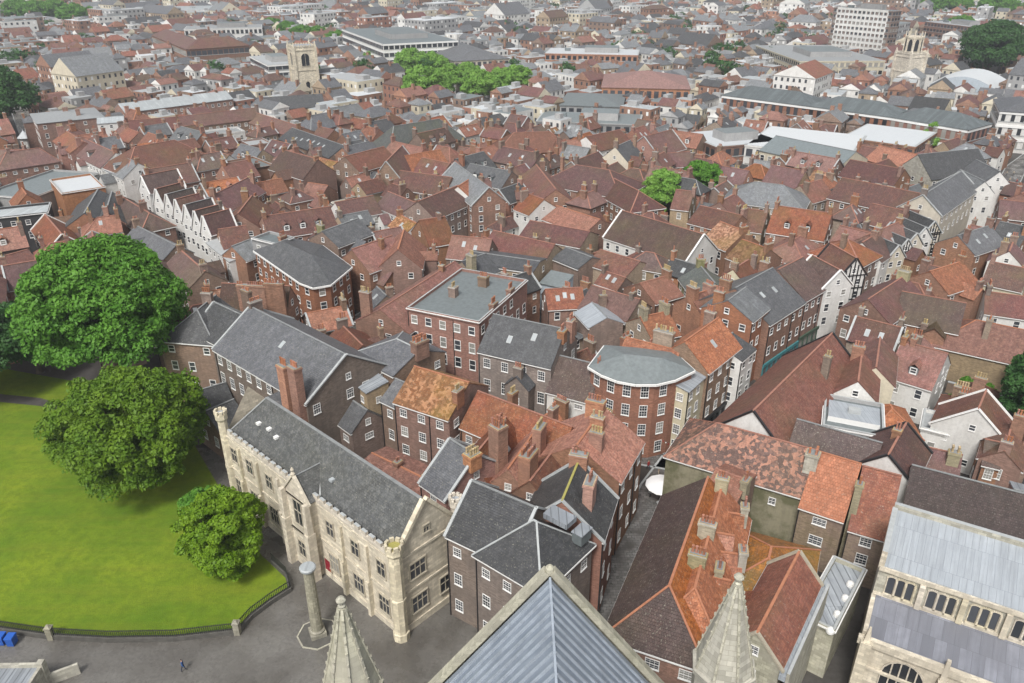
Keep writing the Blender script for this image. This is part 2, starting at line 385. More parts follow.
# ---------------------------------------------------------------- occupancy map (what already stands where)
GX0, GY0, GN, GM = -900, 20, 1800, 1400
occ = np.zeros((GN, GM), bool)
gxx, gyy = np.meshgrid(np.arange(GN) + GX0 + .5, np.arange(GM) + GY0 + .5, indexing='ij')
def _sub(cx, cy, r):
    i0 = max(0, int(cx - r - GX0)); i1 = min(GN, int(cx + r - GX0) + 1); j0 = max(0, int(cy - r - GY0)); j1 = min(GM, int(cy + r - GY0) + 1)
    return slice(i0, max(i0, i1)), slice(j0, max(j0, j1))
def rect_mask(cx, cy, ux, uy, hl, hw):
    sl_ = _sub(cx, cy, math.hypot(hl, hw) + 1)
    dx = gxx[sl_] - cx; dy = gyy[sl_] - cy
    return sl_, (abs(dx*ux + dy*uy) <= hl) & (abs(-dx*uy + dy*ux) <= hw)
def mark(cx, cy, ux, uy, hl, hw):
    sl_, mk = rect_mask(cx, cy, ux, uy, hl, hw); occ[sl_] |= mk
def mark_line(pts, wd):
    for a, b in zip(pts, pts[1:]):
        a = Vector(a[:2]); b = Vector(b[:2]); d = b - a; L = d.length; d /= L; c = (a + b) / 2
        mark(c.x, c.y, d.x, d.y, L/2 + wd*.3, wd/2)
def mark_disc(x, y, r):
    sl_ = _sub(x, y, r); occ[sl_] |= ((gxx[sl_]-x)**2 + (gyy[sl_]-y)**2 < r*r)
BV, BF = [], []
def occlude(mb):
    b = len(BV); BV.extend(mb.v); BF.extend([tuple(i + b for i in f) for f in mb.f])
HOUSES = []; WINSPEC = []
def part(mb, name, root, occl=False):
    if occl: occlude(mb)
    me = mb.mesh(name); l = root.location
    me.transform(Matrix.Translation((-l.x, -l.y, -l.z)))
    return link(name, me, root)
# ---- pots (shared)
def pot_mesh(mat, h=.75, r=.15):
    mb = MB(); mb.lathe((0,0), [(r*1.15,0),(r*.95,h*.15),(r*.8,h*.8),(r*1.05,h*.86),(r*1.05,h),(r*.6,h*.98)], 8, mat); return mb.mesh('chimney_pot')
POTS = [pot_mesh('terracotta'), pot_mesh('terracotta', .55), pot_mesh('buffpot', .8), pot_mesh('terracotta', 1.0, .13)]
def chimney(root, x, y, u, zb, zt, n=3, mat='brick', wd=.8, pots=True, pk=None):
    """stack with n pots in a row along u"""
    ln = .34*n + .35 if n > 0 else .9
    mb = MB(); mb.box((x,y), u, ln/2, wd/2, zb, zt-.35, mat)
    mb.box((x,y), u, ln/2+.09, wd/2+.09, zt-.35, zt-.12, mat); mb.box((x,y), u, ln/2+.03, wd/2+.03, zt-.12, zt, 'flashing' if rnd.random() < .3 else mat, top='buffpot')
    mb.box((x,y), u, ln/2-.08, wd/2-.1, zt, zt+.07, 'ridge_grey')
    ch = part(mb, 'chimney', root)
    if pots:
        me = pk if pk is not None else rnd.choice(POTS); rows = 2 if wd > 1.3 else 1
        for r_ in range(rows):
            for k in range(n):
                if rnd.random() < .07: continue
                off = (k - (n-1)/2)*.36; oy = 0 if rows == 1 else (r_-.5)*wd*.5
                o = link('chimney_pot', me, ch); o.rotation_euler = (0,0,rnd.random()*6)
                o.location = (x + u[0]*off - u[1]*oy - root.location.x, y + u[1]*off + u[0]*oy - root.location.y, zt + .05 - root.location.z)
    return ch

def cwall(w_): return w_ if 'brick' in w_ else rnd.choice(['brick','brickb','bricko','brickg'])
def canon(kind, a, b, c, W, ze, zr, t):
    if kind == 'E':                      # front eave line in the photo, depth W
        A, B = P(*a, ze), P(*b, ze); u = (B - A); L = u.length; u /= L
        v = Vector((-u.y, u.x))
        if v.dot(A) < 0: v = -v
        cc = (A + B)/2 + v*W/2
    elif kind == 'K':                    # three eave corners: far-left, near, far-right
        A, B, C = P(*a, ze), P(*b, ze), P(*c, ze); u = B - A; L = u.length; u /= L
        v = Vector((-u.y, u.x)); W = (C - B).dot(v)
        if W < 0: v = -v; W = -W
        cc = (A + B)/2 + v*W/2
    elif kind == 'R':                    # ridge line in the photo
        A, B = P(*a, zr), P(*b, zr); u = B - A; L = u.length; u /= L
        e0 = W/2*.85 if t in ('h', 'h0') else 0; e1 = W/2*.85 if t in ('h', 'h1') else 0
        A = A - u*e0; B = B + u*e1; L += e0 + e1; cc = (A + B)/2
        v = Vector((-u.y, u.x))
        if v.dot(cc) < 0: v = -v
    return cc, u, v, L, W

def H(label, kind, a, b, c=None, W=8, ze=8, zr=11, t='g', roof='redbrown', wall='brick', name='house', cat='house', ch='auto', sky=0, dorm=0,
      cope=False, ridge=None, group=None, ns=None, win=(1.0,1.6), nowin=False, extra=0, xr=False, gut=None, fasc='white_paint', pipes=None, doors=0, xy=None, shop=False, lowwin=True, shoppaint=None, pots=True, wing=None, roof2=None):
    if xy is not None: cc, u, v, L, W = xy
    else: cc, u, v, L, W = canon(kind, a, b, c, W, ze, zr, t)
    if xr: u, v, L, W = v, u, W, L            # ridge runs across the front instead of along it
    z = 0.0
    root = empty(name, label, cat, group); root.location = (cc.x, cc.y, 0)
    hl, hw = L/2, W/2; dist = cc.length
    near = dist < 150
    def pt(a_, b_, z_): return (cc.x + u.x*a_ + v.x*b_, cc.y + u.y*a_ + v.y*b_, z_)
    flip = u.x*v.y - u.y*v.x < 0
    def fc(mb, pts, mat):
        mb.face(pts[::-1] if flip else pts, mat)
    mark(cc.x, cc.y, u.x, u.y, hl, hw)
    h0 = t in ('h','h0'); h1 = t in ('h','h1')
    # ---- walls
    mb = MB(); q = [(-hl,-hw),(hl,-hw),(hl,hw),(-hl,hw)]
    for i in range(4):
        (x0,y0),(x1,y1) = q[i], q[(i+1)%4]
        gable = (i == 1 and not h1) or (i == 3 and not h0)
        if t in ('flat',) or not gable or t == 'lean':
            zt0 = zt1 = ze
            if t == 'lean': zt0 = ze if y0 < 0 else zr; zt1 = ze if y1 < 0 else zr
            fc(mb, [pt(x0,y0,0), pt(x1,y1,0), pt(x1,y1,zt1), pt(x0,y0,zt0)], wall)
        else:
            fc(mb, [pt(x0,y0,0), pt(x1,y1,0), pt(x1,y1,ze), pt(x1,0,zr), pt(x0,y0,ze)], wall)
    if t == 'flat':
        ph = .55; th = .28
        for s_ in (-1, 1):
            c0 = pt(0, s_*(hw-th/2), 0); mb.box(c0, (u.x,u.y), hl, th/2, ze-.3, ze+ph, wall, top='flashing')
            c0 = pt(s_*(hl-th/2), 0, 0); mb.box(c0, (v.x,v.y), hw-th-.004, th/2, ze-.3, ze+ph-.01, wall, top='flashing')
    part(mb, 'wall', root, True)
    # ---- roof
    rm = MB(); oh = .28; sl_ = (zr-ze)/hw
    if t == 'flat':
        fc(rm, [pt(-hl+.28,-hw+.28,ze), pt(hl-.28,-hw+.28,ze), pt(hl-.28,hw-.28,ze), pt(-hl+.28,hw-.28,ze)], roof)
    elif t == 'lean':
        V = [pt(-hl-oh*.5,-hw-oh,ze-oh*(zr-ze)/W+.16), pt(hl+oh*.5,-hw-oh,ze-oh*(zr-ze)/W+.16), pt(hl+oh*.5,hw,zr+.16), pt(-hl-oh*.5,hw,zr+.16)]
        F = [(0,1,2,3)]
        if flip: F = [f[::-1] for f in F]
        rm.slab(V, F, .15, roof)
    else:
        zo = .16; ed = ze - oh*sl_ + zo
        e0 = -hl - (oh if h0 else .06); e1 = hl + (oh if h1 else .06)
        ins = min(hw*.95, hl-.2)
        r0 = -hl + ins if h0 else e0; r1 = hl - ins if h1 else e1
        V = [pt(e0,-hw-oh,ed), pt(e1,-hw-oh,ed), pt(e1,hw+oh,ed), pt(e0,hw+oh,ed), pt(r0,0,zr+zo), pt(r1,0,zr+zo)]
        F = [(0,1,5,4), (2,3,4,5)]
        if h0: F.append((3,0,4))
        if h1: F.append((1,2,5))
        if flip: F = [f[::-1] for f in F]
        if roof2: rm.slab(V, F[1:], .15, roof); rm.slab(V, [F[0]], .15, roof2)
        else: rm.slab(V, F, .15, roof)
        rmat = ridge or ('ridge_red' if roof in ('red','redbrown','salmon','maroon','mottled','brown') else 'ridge_orange' if roof in ('orange','lichen','mossorange','brightorange') else 'ridge_grey')
        if dist < 330:
            rw = .26 if near else .34
            rm.beam(V[4], V[5], rw, .09, rmat)
            if h0: rm.beam(V[0], V[4], rw*.8, .07, rmat); rm.beam(V[3], V[4], rw*.8, .07, rmat)
            if h1: rm.beam(V[1], V[5], rw*.8, .07, rmat); rm.beam(V[2], V[5], rw*.8, .07, rmat)
        if cope and not (h0 and h1):
            cm_ = cope if isinstance(cope, str) else 'flashing'
            for s_, hh in ((0,h0),(1,h1)):
                if hh: continue
                ri = V[5] if s_ else V[4]
                for e in ((V[1],V[2]) if s_ else (V[0],V[3])): rm.beam(e, ri, .34, .2, cm_)
    ro = part(rm, 'roof', root, True)
    # ---- gutter / cornice
    if t != 'lean' and (near or fasc) and dist < 260:
        gm = MB(); gmat = fasc or 'black_paint'
        zz = ze - (0.30 if t != 'flat' else -.2); pr = .30 if t != 'flat' else .12
        for s_ in (-1, 1):
            c0 = pt(0, s_*(hw + pr*.5 + .004), 0); gm.box(c0, (u.x,u.y), hl + .05, pr*.5, zz, zz+.16, gmat)
        if t in ('flat','h','h0','h1'):
            for s_ in (-1, 1):
                if (s_ < 0 and h0) or (s_ > 0 and h1) or t == 'flat':
                    c0 = pt(s_*(hl + pr*.5 + .056), 0, 0); gm.box(c0, (v.x,v.y), hw + pr, pr*.5, zz, zz+.16, gmat)
        part(gm, 'gutter', root)
    # ---- lower cross wing, as most of these old houses have
    if wing is None: wing = 105 < dist < 345 and t in ('g','h','h0') and L > 8.5 and name in ('house','terrace_house') and rnd.random() < .75
    if wing:
        for _ in range(2 if L > 13 and rnd.random() < .6 else 1):
            sgn = -1 if rnd.random() < .6 else 1; ww = rnd.uniform(1.7,2.5); a0 = rnd.uniform(-.6,.6)*(hl-ww); ln_ = rnd.uniform(1.8,4.2); zw = ze*rnd.uniform(.7,.98); zp = min(zr-.3, zw+ww*rnd.uniform(.7,1.0))
            y1_ = sgn*(hw+ln_); yi = sgn*(hw*(zr-zp)/(zr-ze) if zp > ze else hw)*.9; wm_ = MB()
            def f2(pts, mat):
                fc(wm_, pts if sgn < 0 else pts[::-1], mat)
            f2([pt(a0-ww,y1_,0),pt(a0+ww,y1_,0),pt(a0+ww,y1_,zw),pt(a0,y1_,zp),pt(a0-ww,y1_,zw)], wall)
            f2([pt(a0+ww,y1_,0),pt(a0+ww,sgn*hw,0),pt(a0+ww,sgn*hw,zw),pt(a0+ww,y1_,zw)], wall); f2([pt(a0-ww,sgn*hw,0),pt(a0-ww,y1_,0),pt(a0-ww,y1_,zw),pt(a0-ww,sgn*hw,zw)], wall)
            part(wm_, 'wing_wall', root, True); wr = MB(); o_ = .2; sw_ = (zp-zw)/ww; y2_ = y1_ + sgn*.2; yb = sgn*hw*.55
            V_ = [pt(a0-ww-o_,y2_,zw-o_*sw_+.14), pt(a0,y2_,zp+.14), pt(a0+ww+o_,y2_,zw-o_*sw_+.14), pt(a0+ww+o_,yb,zw-o_*sw_+.14), pt(a0,yi if zp > ze else yb,zp+.14), pt(a0-ww-o_,yb,zw-o_*sw_+.14)]
            F_ = [(0,1,4,5),(1,2,3,4)]; fl_ = flip ^ (sgn > 0)
            wr.slab(V_, [f[::-1] for f in F_] if fl_ else F_, .12, rnd.choice([roof, roof, 'redbrown', 'slate', 'maroon']) if 'flat' not in roof else 'slate'); part(wr, 'wing_roof', root, True)
            nw_ = v*sgn; WINSPEC.append((root, None, Vector(pt(a0, y1_, zw*.72)), Vector((nw_.x,nw_.y,0)), .9, 1.2, 'far', False))
            if rnd.random() < .5: chimney(root, *pt(a0, y1_-sgn*.6, 0)[:2], (u.x,u.y), zw, zp+rnd.uniform(.9,1.8), rnd.choice([2,3]), cwall(wall), .7, dist < 300)
    # ---- skylights
    def roofz(b_): return zr - abs(b_)*(zr-ze)/hw + .17
    for k in range(sky):
        a_ = (-.6 + 1.2*(k+.5)/sky)*hl; b_ = -hw*rnd.uniform(.35,.6); sw, sh = .38, .5
        s_ = MB(); ps = [pt(a_-sw, b_-sh, roofz(b_-sh)+.06), pt(a_+sw, b_-sh, roofz(b_-sh)+.06), pt(a_+sw, b_+sh, roofz(b_+sh)+.06), pt(a_-sw, b_+sh, roofz(b_+sh)+.06)]
        s_.slab(ps, [(3,2,1,0) if flip else (0,1,2,3)], .12, 'flashing')
        ps2 = [pt(a_+x_*sw*.78, b_+y_*sh*.8, roofz(b_+y_*sh*.8)+.066) for x_, y_ in ((-1,-1),(1,-1),(1,1),(-1,1))]
        fc(s_, ps2, 'zinc'); o = part(s_, 'skylight', root); o.parent = ro
    # ---- dormers
    for k in range(dorm):
        a_ = (-.7 + 1.4*(k+.5)/dorm)*hl; b0 = -hw*.78; zb_ = roofz(b0)-.1; zt_ = min(zb_ + 1.35, zr-.1)
        b1 = -hw*(zr-zt_)/(zr-ze); s_ = MB(); dw = .65
        fc(s_, [pt(a_-dw,b0,zb_-.2), pt(a_+dw,b0,zb_-.2), pt(a_+dw,b0,zt_), pt(a_-dw,b0,zt_)], 'white_paint' if rnd.random() < .5 else 'flatgrey')
        fc(s_, [pt(a_-dw,b1,zt_), pt(a_-dw,b0,zb_-.2), pt(a_-dw,b0,zt_)], 'flatgrey'); fc(s_, [pt(a_+dw,b0,zb_-.2), pt(a_+dw,b1,zt_), pt(a_+dw,b0,zt_)], 'flatgrey')
        zp = min(zt_+.6, zr+.1); bp = -hw*(zr-zp)/(zr-ze)
        Vd = [pt(a_-dw-.12,b0-.12,zt_), pt(a_,b0-.12,zp), pt(a_+dw+.12,b0-.12,zt_), pt(a_+dw+.12,b1,zt_), pt(a_,min(bp,0),zp), pt(a_-dw-.12,b1,zt_)]
        s_.slab(Vd, [(5,4,1,0), (4,3,2,1)] if flip else [(0,1,4,5), (1,2,3,4)], .08, roof)
        dm = part(s_, 'dormer', root)
        ang = math.atan2(v.y, v.x) - math.pi/2
        WINSPEC.append((root, dm, Vector(pt(a_, b0, (zb_+zt_)/2+.05)), Vector((-v.x,-v.y,0)), .95, 1.0, 'far', False))
    # ---- chimneys
    if ch == 'auto':
        ch = []
        k = rnd.choice([1,1,2,2]) if dist < 400 else 1
        ends = [-1, 1]; rnd.shuffle(ends)
        for e in ends[:k]: ch.append((e*(1 - .45/hl) if not (h0 if e < 0 else h1) else e*.45, rnd.choice([0, 0, -.35, .35]), rnd.choice([2,3,3,4,5]), rnd.uniform(1.1,2.0)))
    cw = wall if 'brick' in wall else rnd.choice(['brick','brickb','bricko','brickg'])
    for item in ch:
        ta, tb, n_, hh = item[:4]; ax = item[4] if len(item) > 4 else 'v'; cm_ = item[5] if len(item) > 5 else cw; wd = item[6] if len(item) > 6 else .8
        x_, y_, _ = pt(ta*hl, tb*hw, 0); zb_ = (zr - abs(tb)*(zr-ze) if t != 'flat' else ze) - 1.2
        zt_ = (zr if t not in ('flat',) else ze) + hh
        if item[3] < 0: zb_ = 0.2; zt_ = zr - hh
        chimney(root, x_, y_, (v.x,v.y) if ax == 'v' else (u.x,u.y), zb_, zt_, n_, cm_, wd, pots and dist < 300)
    # ---- windows on the walls that face the viewer
    if not nowin:
        n_s = ns or max(1, round(ze/3.1)); hgt = ze/n_s
        for i in range(4):
            (x0,y0),(x1,y1) = q[i], q[(i+1)%4]
            A = Vector(pt(x0,y0,0)); B = Vector(pt(x1,y1,0)); nn = [(-v),(u),(v),(-u)][i]
            mid = (A+B)/2
            if nn.dot(Vector((mid.x, mid.y))) > 0: continue
            Lw = (B-A).length; nw = max(1, int((Lw-.6)/2.5))
            front = i in (0, 2) or name == 'shop_house'
            if not front and not near: nw = max(1, int(Lw/3.6))
            if name == 'shop_house': nw = max(2, int(Lw/(2.3 if dist < 170 else 3.6)))
            for st in range(n_s):
                if st == 0 and (ze > 8 and dist > 105): continue
                for k in range(nw):
                    if not front and rnd.random() < .3: continue
                    p = A + (B-A)*((k+.5)/nw); hh_ = win[1] if st < n_s-1 or n_s < 3 else win[1]*.78
                    zc = hgt*st + hgt*.55; isdoor = st == 0 and doors and k == nw//2 and front
                    p = p.copy(); p.z = zc
                    WINSPEC.append((root, None, p, Vector((nn.x,nn.y,0)), win[0], hh_, 'near' if dist < 112 else 'far', False))
            gable = ((i == 1 and not h1) or (i == 3 and not h0)) and t in ('g','h0','h1')
            if gable and zr - ze > 2.2 and dist < 260:
                p = mid.copy(); p.z = ze + (zr-ze)*.3
                WINSPEC.append((root, None, p, Vector((nn.x,nn.y,0)), .8, 1.0, 'near' if dist < 112 else 'far', False))
        if shop:
            s_ = MB(); c0 = pt(0, -hw-.14, 0); s_.box(c0, (u.x,u.y), hl-.1, .13, 2.75, 3.35, shop)
            for k in range(int(L/1.6)+1): s_.box(pt(-hl+.15+(L-.3)*k/int(L/1.6), -hw-.12, 0), (u.x,u.y), .09, .11, .1, 2.746, shop)
            s_.box(pt(0,-hw-.1,0), (u.x,u.y), hl-.1, .09, .1, .7, shop); part(s_, 'shopfront', root)
            s_ = MB(); s_.box(pt(0,-hw-.03,0), (u.x,u.y), hl-.1, .02, .7, 2.74, 'glass'); part(s_, 'shop_window', root)
        if near and pipes is not False:
            for k in range(1 if L < 9 else 2):
                s_ = MB(); x_, y_, _ = pt(hl*(-.97 if k == 0 else .3), -hw-.07, 0); s_.box((x_,y_), (u.x,u.y), .055, .055, .1, ze-.2, 'black_paint'); part(s_, 'drainpipe', root)
    HOUSES.append(dict(root=root, c=cc, u=u, v=v, L=L, W=W, ze=ze, zr=zr, roof=roof, wall=wall, dist=dist))
    return root

def PB(label, pts, ze, apex, assign, roof, wall, name='house', cat='house', ns=3, fascia='white_paint', chs=(), win=(1.05,1.7), back=None, rz=3.0, clamp=None):
    """building on a free polygon; pts are eave corners in the photo or world points; apex ridge points"""
    W_ = [Vector(p) if isinstance(p, Vector) else P(*p, ze) for p in pts]
    A_ = [P(*a, ze + rz) for a in apex]
    ar = sum(W_[i].x*W_[(i+1) % len(W_)].y - W_[(i+1) % len(W_)].x*W_[i].y for i in range(len(W_)))
    if ar < 0: W_ = W_[::-1]; assign = [assign[(len(assign)-2-i) % len(assign)] for i in range(len(assign))]
    cc = sum(W_, Vector((0,0)))/len(W_); n = len(W_)
    root = empty(name, label, cat); root.location = (cc.x, cc.y, 0)
    mb = MB(); mb.prism(W_, 0, ze, wall); part(mb, 'wall', root, True)
    ov = [cc + (p-cc)*(1 + .35/(p-cc).length) for p in W_]
    rm = MB(); V = [(p.x,p.y,ze+.12) for p in ov] + [(p.x,p.y,ze+rz) for p in A_]; F = []
    for i in range(n):
        j = (i+1) % n; F.append((i, j, n + assign[i]))
        if assign[i] != assign[j]: F.append((j, n + assign[j], n + assign[i]))
    rm.slab(V, F, .12, roof); part(rm, 'roof', root, True)
    g = MB()
    for i in range(n):
        a = ov[i]; b = ov[(i+1) % n]; g.beam((a.x,a.y,ze-.32), (b.x,b.y,ze-.32), .42, .32, fascia)
    part(g, 'cornice', root)
    for i in range(n):
        A = W_[i]; B = W_[(i+1) % n]; d = B-A; nn = Vector((d.y,-d.x)).normalized(); mid = (A+B)/2
        mark(mid.x, mid.y, 1, 0, 3, 3)
        if nn.dot(mid) > 0: continue
        nw = max(1, int(round(d.length/2.9)))
        for st in range(ns):
            for k in range(nw):
                p = A + d*((k+.5)/nw); hgt = ze/ns
                WINSPEC.append((root, None, Vector((p.x,p.y,hgt*st+hgt*.55)), Vector((nn.x,nn.y,0)), win[0], win[1], 'near' if cc.length < 125 else 'far', False))
    for (px, py, zt_, n_, ang, wd) in chs:
        p = P(px, py, zt_); chimney(root, p.x, p.y, (math.cos(ang), math.sin(ang)), ze-1, zt_, n_, 'bricko', wd)
    rr = max((p-cc).length for p in W_); mark_disc(cc.x, cc.y, rr*.8)
    HOUSES.append(dict(root=root, c=cc, u=Vector((1,0)), v=Vector((0,1)), L=rr, W=rr, ze=ze, zr=ze+rz, roof=roof, wall=wall, dist=cc.length))
    return root

# ---------------------------------------------------------------- windows
WM = {}
def wm(w_, h_, kind):
    key = (round(w_,1), round(h_,1), kind)
    if key in WM: return WM[key]
    w_, h_ = key[0], key[1]; fr = MB(); t = .08 if kind == 'near' else .10
    def bx(mb, x0, x1, z0, z1, y0, y1, mat):
        mb.box(((x0+x1)/2, (y0+y1)/2), (1,0), (x1-x0)/2, (y1-y0)/2, z0, z1, mat)
    hw_, hh_ = w_/2, h_/2; y0, y1 = -.05, .02
    bx(fr, -hw_-t*.5, -hw_+t*.5, -hh_, hh_, y0, y1, 'white_paint'); bx(fr, hw_-t*.5, hw_+t*.5, -hh_, hh_, y0, y1, 'white_paint')
    bx(fr, -hw_+t*.5, hw_-t*.5, hh_-t, hh_, y0, y1, 'white_paint'); bx(fr, -hw_+t*.5, hw_-t*.5, -hh_, -hh_+t, y0, y1, 'white_paint')
    bx(fr, -hw_+t*.5, hw_-t*.5, -.04, .04, y0+.01, y1, 'white_paint')
    sill = MB(); bx(sill, -hw_-.07, hw_+.07, -hh_-.10, -hh_-.004, -.10, .02, 'white_paint')
    gl = MB(); gl.face([(-hw_,-.012,-hh_),(hw_,-.012,-hh_),(hw_,-.012,hh_),(-hw_,-.012,hh_)], 'glass')
    if kind == 'near':
        nb = 2 if w_ > .9 else 1
        for k in range(1, nb+1):
            x = -hw_ + w_*k/(nb+1); bx(fr, x-.018, x+.018, -hh_+t, hh_-t, y0+.02, y1-.004, 'white_paint')
        for z_ in (-.5, .5): bx(fr, -hw_+t*.5, hw_-t*.5, z_*hh_-.016, z_*hh_+.016, y0+.025, y1-.006, 'white_paint')
        r_ = (fr.mesh('window'), gl.mesh('pane'), sill.mesh('sill'))
    elif kind == 'stone':
        fr = MB(); bx(fr, -hw_-.12, -hw_, -hh_, hh_, -.1, .02, 'mull'); bx(fr, hw_, hw_+.12, -hh_, hh_, -.1, .02, 'mull')
        bx(fr, -hw_-.12, hw_+.12, hh_+.004, hh_+.16, -.16, .02, 'mull'); bx(fr, -hw_, hw_, .12, .24, -.06, .01, 'mull')
        nb = max(1, round(w_/.65)-1) 
        for k in range(1, nb+1):
            x = -hw_ + w_*k/(nb+1); bx(fr, x-.05, x+.05, -hh_, hh_, -.07, .012, 'mull')
        sill = MB(); bx(sill, -hw_-.18, hw_+.18, -hh_-.18, -hh_-.004, -.18, .02, 'mull')
        r_ = (fr.mesh('window'), gl.mesh('pane'), sill.mesh('sill'))
    else:
        fr.v += gl.v; b = len(fr.v) - 4; fr.f.append((b,b+1,b+2,b+3)); fr.m.append(fr.mi('glass'))
        b = len(fr.v); fr.v += sill.v; gi = fr.mi('white_paint')
        for f in sill.f: fr.f.append(tuple(i+b for i in f)); fr.m.append(gi)
        r_ = (fr.mesh('window'),)
    WM[key] = r_; return r_
plain_mat('mull', (.40,.36,.28), .8, nz=.2)
def place_windows():
    bvh = BVHTree.FromPolygons([Vector(v) for v in BV], BF)
    kept = 0
    for root, par, p, nn, w_, h_, kind, force in WINSPEC:
        q = p + nn*.18; x, y = Q(q.x, q.y, q.z)
        if x < -45 or x > 1070 or y < -25 or y > 715: continue
        vis = force
        for cx in (0, -9, 9):
            if vis: break
            for dz in (0, h_*.4):
                o = Vector((cx, 0, CAM_H)); qq = q + Vector((0,0,dz)); d = qq - o; D = d.length
                hit = bvh.ray_cast(o, d/D, D - .05)
                if hit[0] is None: vis = True; break
        if not vis: continue
        # something standing right in front of (or round) the window
        hit = bvh.ray_cast(p + nn*.12, nn, .9)
        if hit[0] is not None: continue
        ms = wm(w_, h_, kind); rz = math.atan2(nn.y, nn.x) + math.pi/2
        par_ = par if par is not None else root
        o = link('window', ms[0], par_, p + nn*.01 - root.location, rz)
        if len(ms) > 1 and par is None:
            link('pane', ms[1], o); link('sill', ms[2], o)
        elif len(ms) > 1:
            pass
        kept += 1
    print('windows', kept, 'of', len(WINSPEC))
# ================================================================= GROUND
def struct(o): o['kind'] = 'structure'; return o
g = MB(); g.face([(-3500,-400,0),(3500,-400,0),(3500,7000,0),(-3500,7000,0)], 'yard'); struct(g.build('ground'))
def sheet(name, pts, z, mat):
    m_ = MB(); m_.face([(p[0],p[1],z) for p in pts], mat)
    bm = bmesh.new(); me = m_.mesh(name); bm.from_mesh(me); bmesh.ops.triangulate(bm, faces=bm.faces)
    if bm.faces and sum(f.normal.z for f in bm.faces) < 0: bmesh.ops.reverse_faces(bm, faces=bm.faces)
    bm.to_mesh(me); bm.free(); return link(name, me)
def pp(l, z=0): return [P(x, y, z) for x, y in l]
close = pp([(-160,628),(120,645),(235,640),(262,612),(290,592),(300,560),(250,520),(420,600),(470,650),(520,560),(620,640),(640,700),(640,900),(-400,900),(-400,628)])
struct(sheet('paved_close', [(-110,25),(24,25),(24,60),(-4,76),(-30,98),(-110,98)], .004, 'asphalt'))
lawn_edge = [(-60,620),(0,629),(52,637),(110,640),(175,639),(238,632),(252,617),(272,602),(292,590),(287,577),(262,556),(240,520),(215,480),(180,420),(90,384),(0,368),(-120,352),(-190,420),(-160,560)]
lawn = pp(lawn_edge)
struct(sheet('lawn', lawn, .008, 'grass'))
mark_line([tuple(P(-60,560)), tuple(P(260,560))], 22); mark_line([tuple(P(-60,480)), tuple(P(200,480))], 26); mark_line([tuple(P(-90,410)), tuple(P(150,410))], 24)
struct(sheet('garden_path', pp([(-60,392),(0,394),(40,398),(75,408),(72,414),(40,406),(0,402),(-60,400)]), .014, 'yard'))
# streets: wet paving with kerbs
def street(name, pts, wd, mat='setts'):
    W_ = [P(*p) for p in pts]; L_, R_ = [], []
    for i, p in enumerate(W_):
        d = (W_[min(i+1, len(W_)-1)] - W_[max(i-1, 0)]).normalized(); n_ = Vector((-d.y, d.x))
        L_.append(p + n_*wd/2); R_.append(p - n_*wd/2)
    m_ = MB()
    for i in range(len(W_)-1):
        m_.face([(*R_[i],.02),(*R_[i+1],.02),(*L_[i+1],.02),(*L_[i],.02)], mat)
    struct(m_.build(name))
    k = MB()
    for i in range(len(W_)-1):
        for s_, e in ((L_, .35), (R_, -.35)):
            a, b = s_[i], s_[i+1]; k.beam((a.x,a.y,.0), (b.x,b.y,.0), .3, .13, 'flashing')
    struct(k.build('kerb')); mark_line([tuple(p) for p in W_], wd + 2.0)
    return W_
street('narrow_street', [(565,683),(590,622),(622,566),(645,520),(660,490),(680,462)], 5.5)
street('shopping_street', [(680,462),(708,440),(752,405),(800,368),(850,325),(888,296),(932,258),(965,228),(1005,190),(1016,168),(1040,150)], 6)
street('cross_street', [(680,462),(640,455),(600,440)], 5)
street('gabled_street', [(20,112),(32,142),(66,176),(110,200),(158,230),(211,268),(260,312),(300,352)], 6.5, 'asphalt')
street('back_street', [(300,352),(345,330),(395,298),(450,262),(500,232)], 4.5, 'asphalt')
street('market_street', [(360,120),(440,108),(520,104)], 14, 'asphalt')

# ================================================================= CATHEDRAL TRANSEPT IN THE FOREGROUND
mark(2.6, 15, 1, 0, 15, 24)
t_ = empty('transept', 'ribbed blue lead roof with lichened stone gable coping at the bottom edge', 'cathedral roof'); t_.location = (2.5, 22, 0)
apz = 33.0; ax_ = 2.35; gy = 36.9; hwid = 12.6; slp = 1.36; ez = apz - hwid*slp
rm = MB()
for s_ in (-1, 1):
    vs = [(ax_, -8, apz), (ax_, gy-.5, apz), (ax_ + s_*hwid, gy-.5, ez), (ax_ + s_*hwid, -8, ez)]
    rm.slab(vs, [(0,1,2,3) if s_ > 0 else (3,2,1,0)], .25, 'leadblue')
    for k in range(64):                         # standing rolls running down the slope
        y = gy - 1.2 - k*.72
        if y < 14: break
        rm.beam((ax_, y, apz+.01), (ax_ + s_*hwid, y, ez+.01), .13, .15, 'leadroll')
rm.beam((ax_, 0, apz-.04), (ax_, gy-.55, apz-.04), .14, .16, 'leadroll')
part(rm, 'lead_roof', t_, True)
wl = MB()
wl.face([(ax_-hwid-.5, gy+.35, 0), (ax_-hwid-.5, gy+.35, ez), (ax_, gy+.35, apz+.3), (ax_+hwid+.5, gy+.35, ez), (ax_+hwid+.5, gy+.35, 0)], 'greystone')
wl.face([(ax_-hwid, gy-.55, 0), (ax_+hwid, gy-.55, 0), (ax_+hwid, gy-.55, ez-.3), (ax_, gy-.55, apz-.1), (ax_-hwid, gy-.55, ez-.3)], 'greystone')
for s_ in (-1, 1):
    x_ = ax_ + s_*hwid; pts_ = [(x_, -8, 0), (x_, gy+.35, 0), (x_, gy+.35, ez-.3), (x_, -8, ez-.3)]
    wl.face(pts_ if s_ > 0 else pts_[::-1], 'greystone')
part(wl, 'wall', t_, True)
cp = MB()
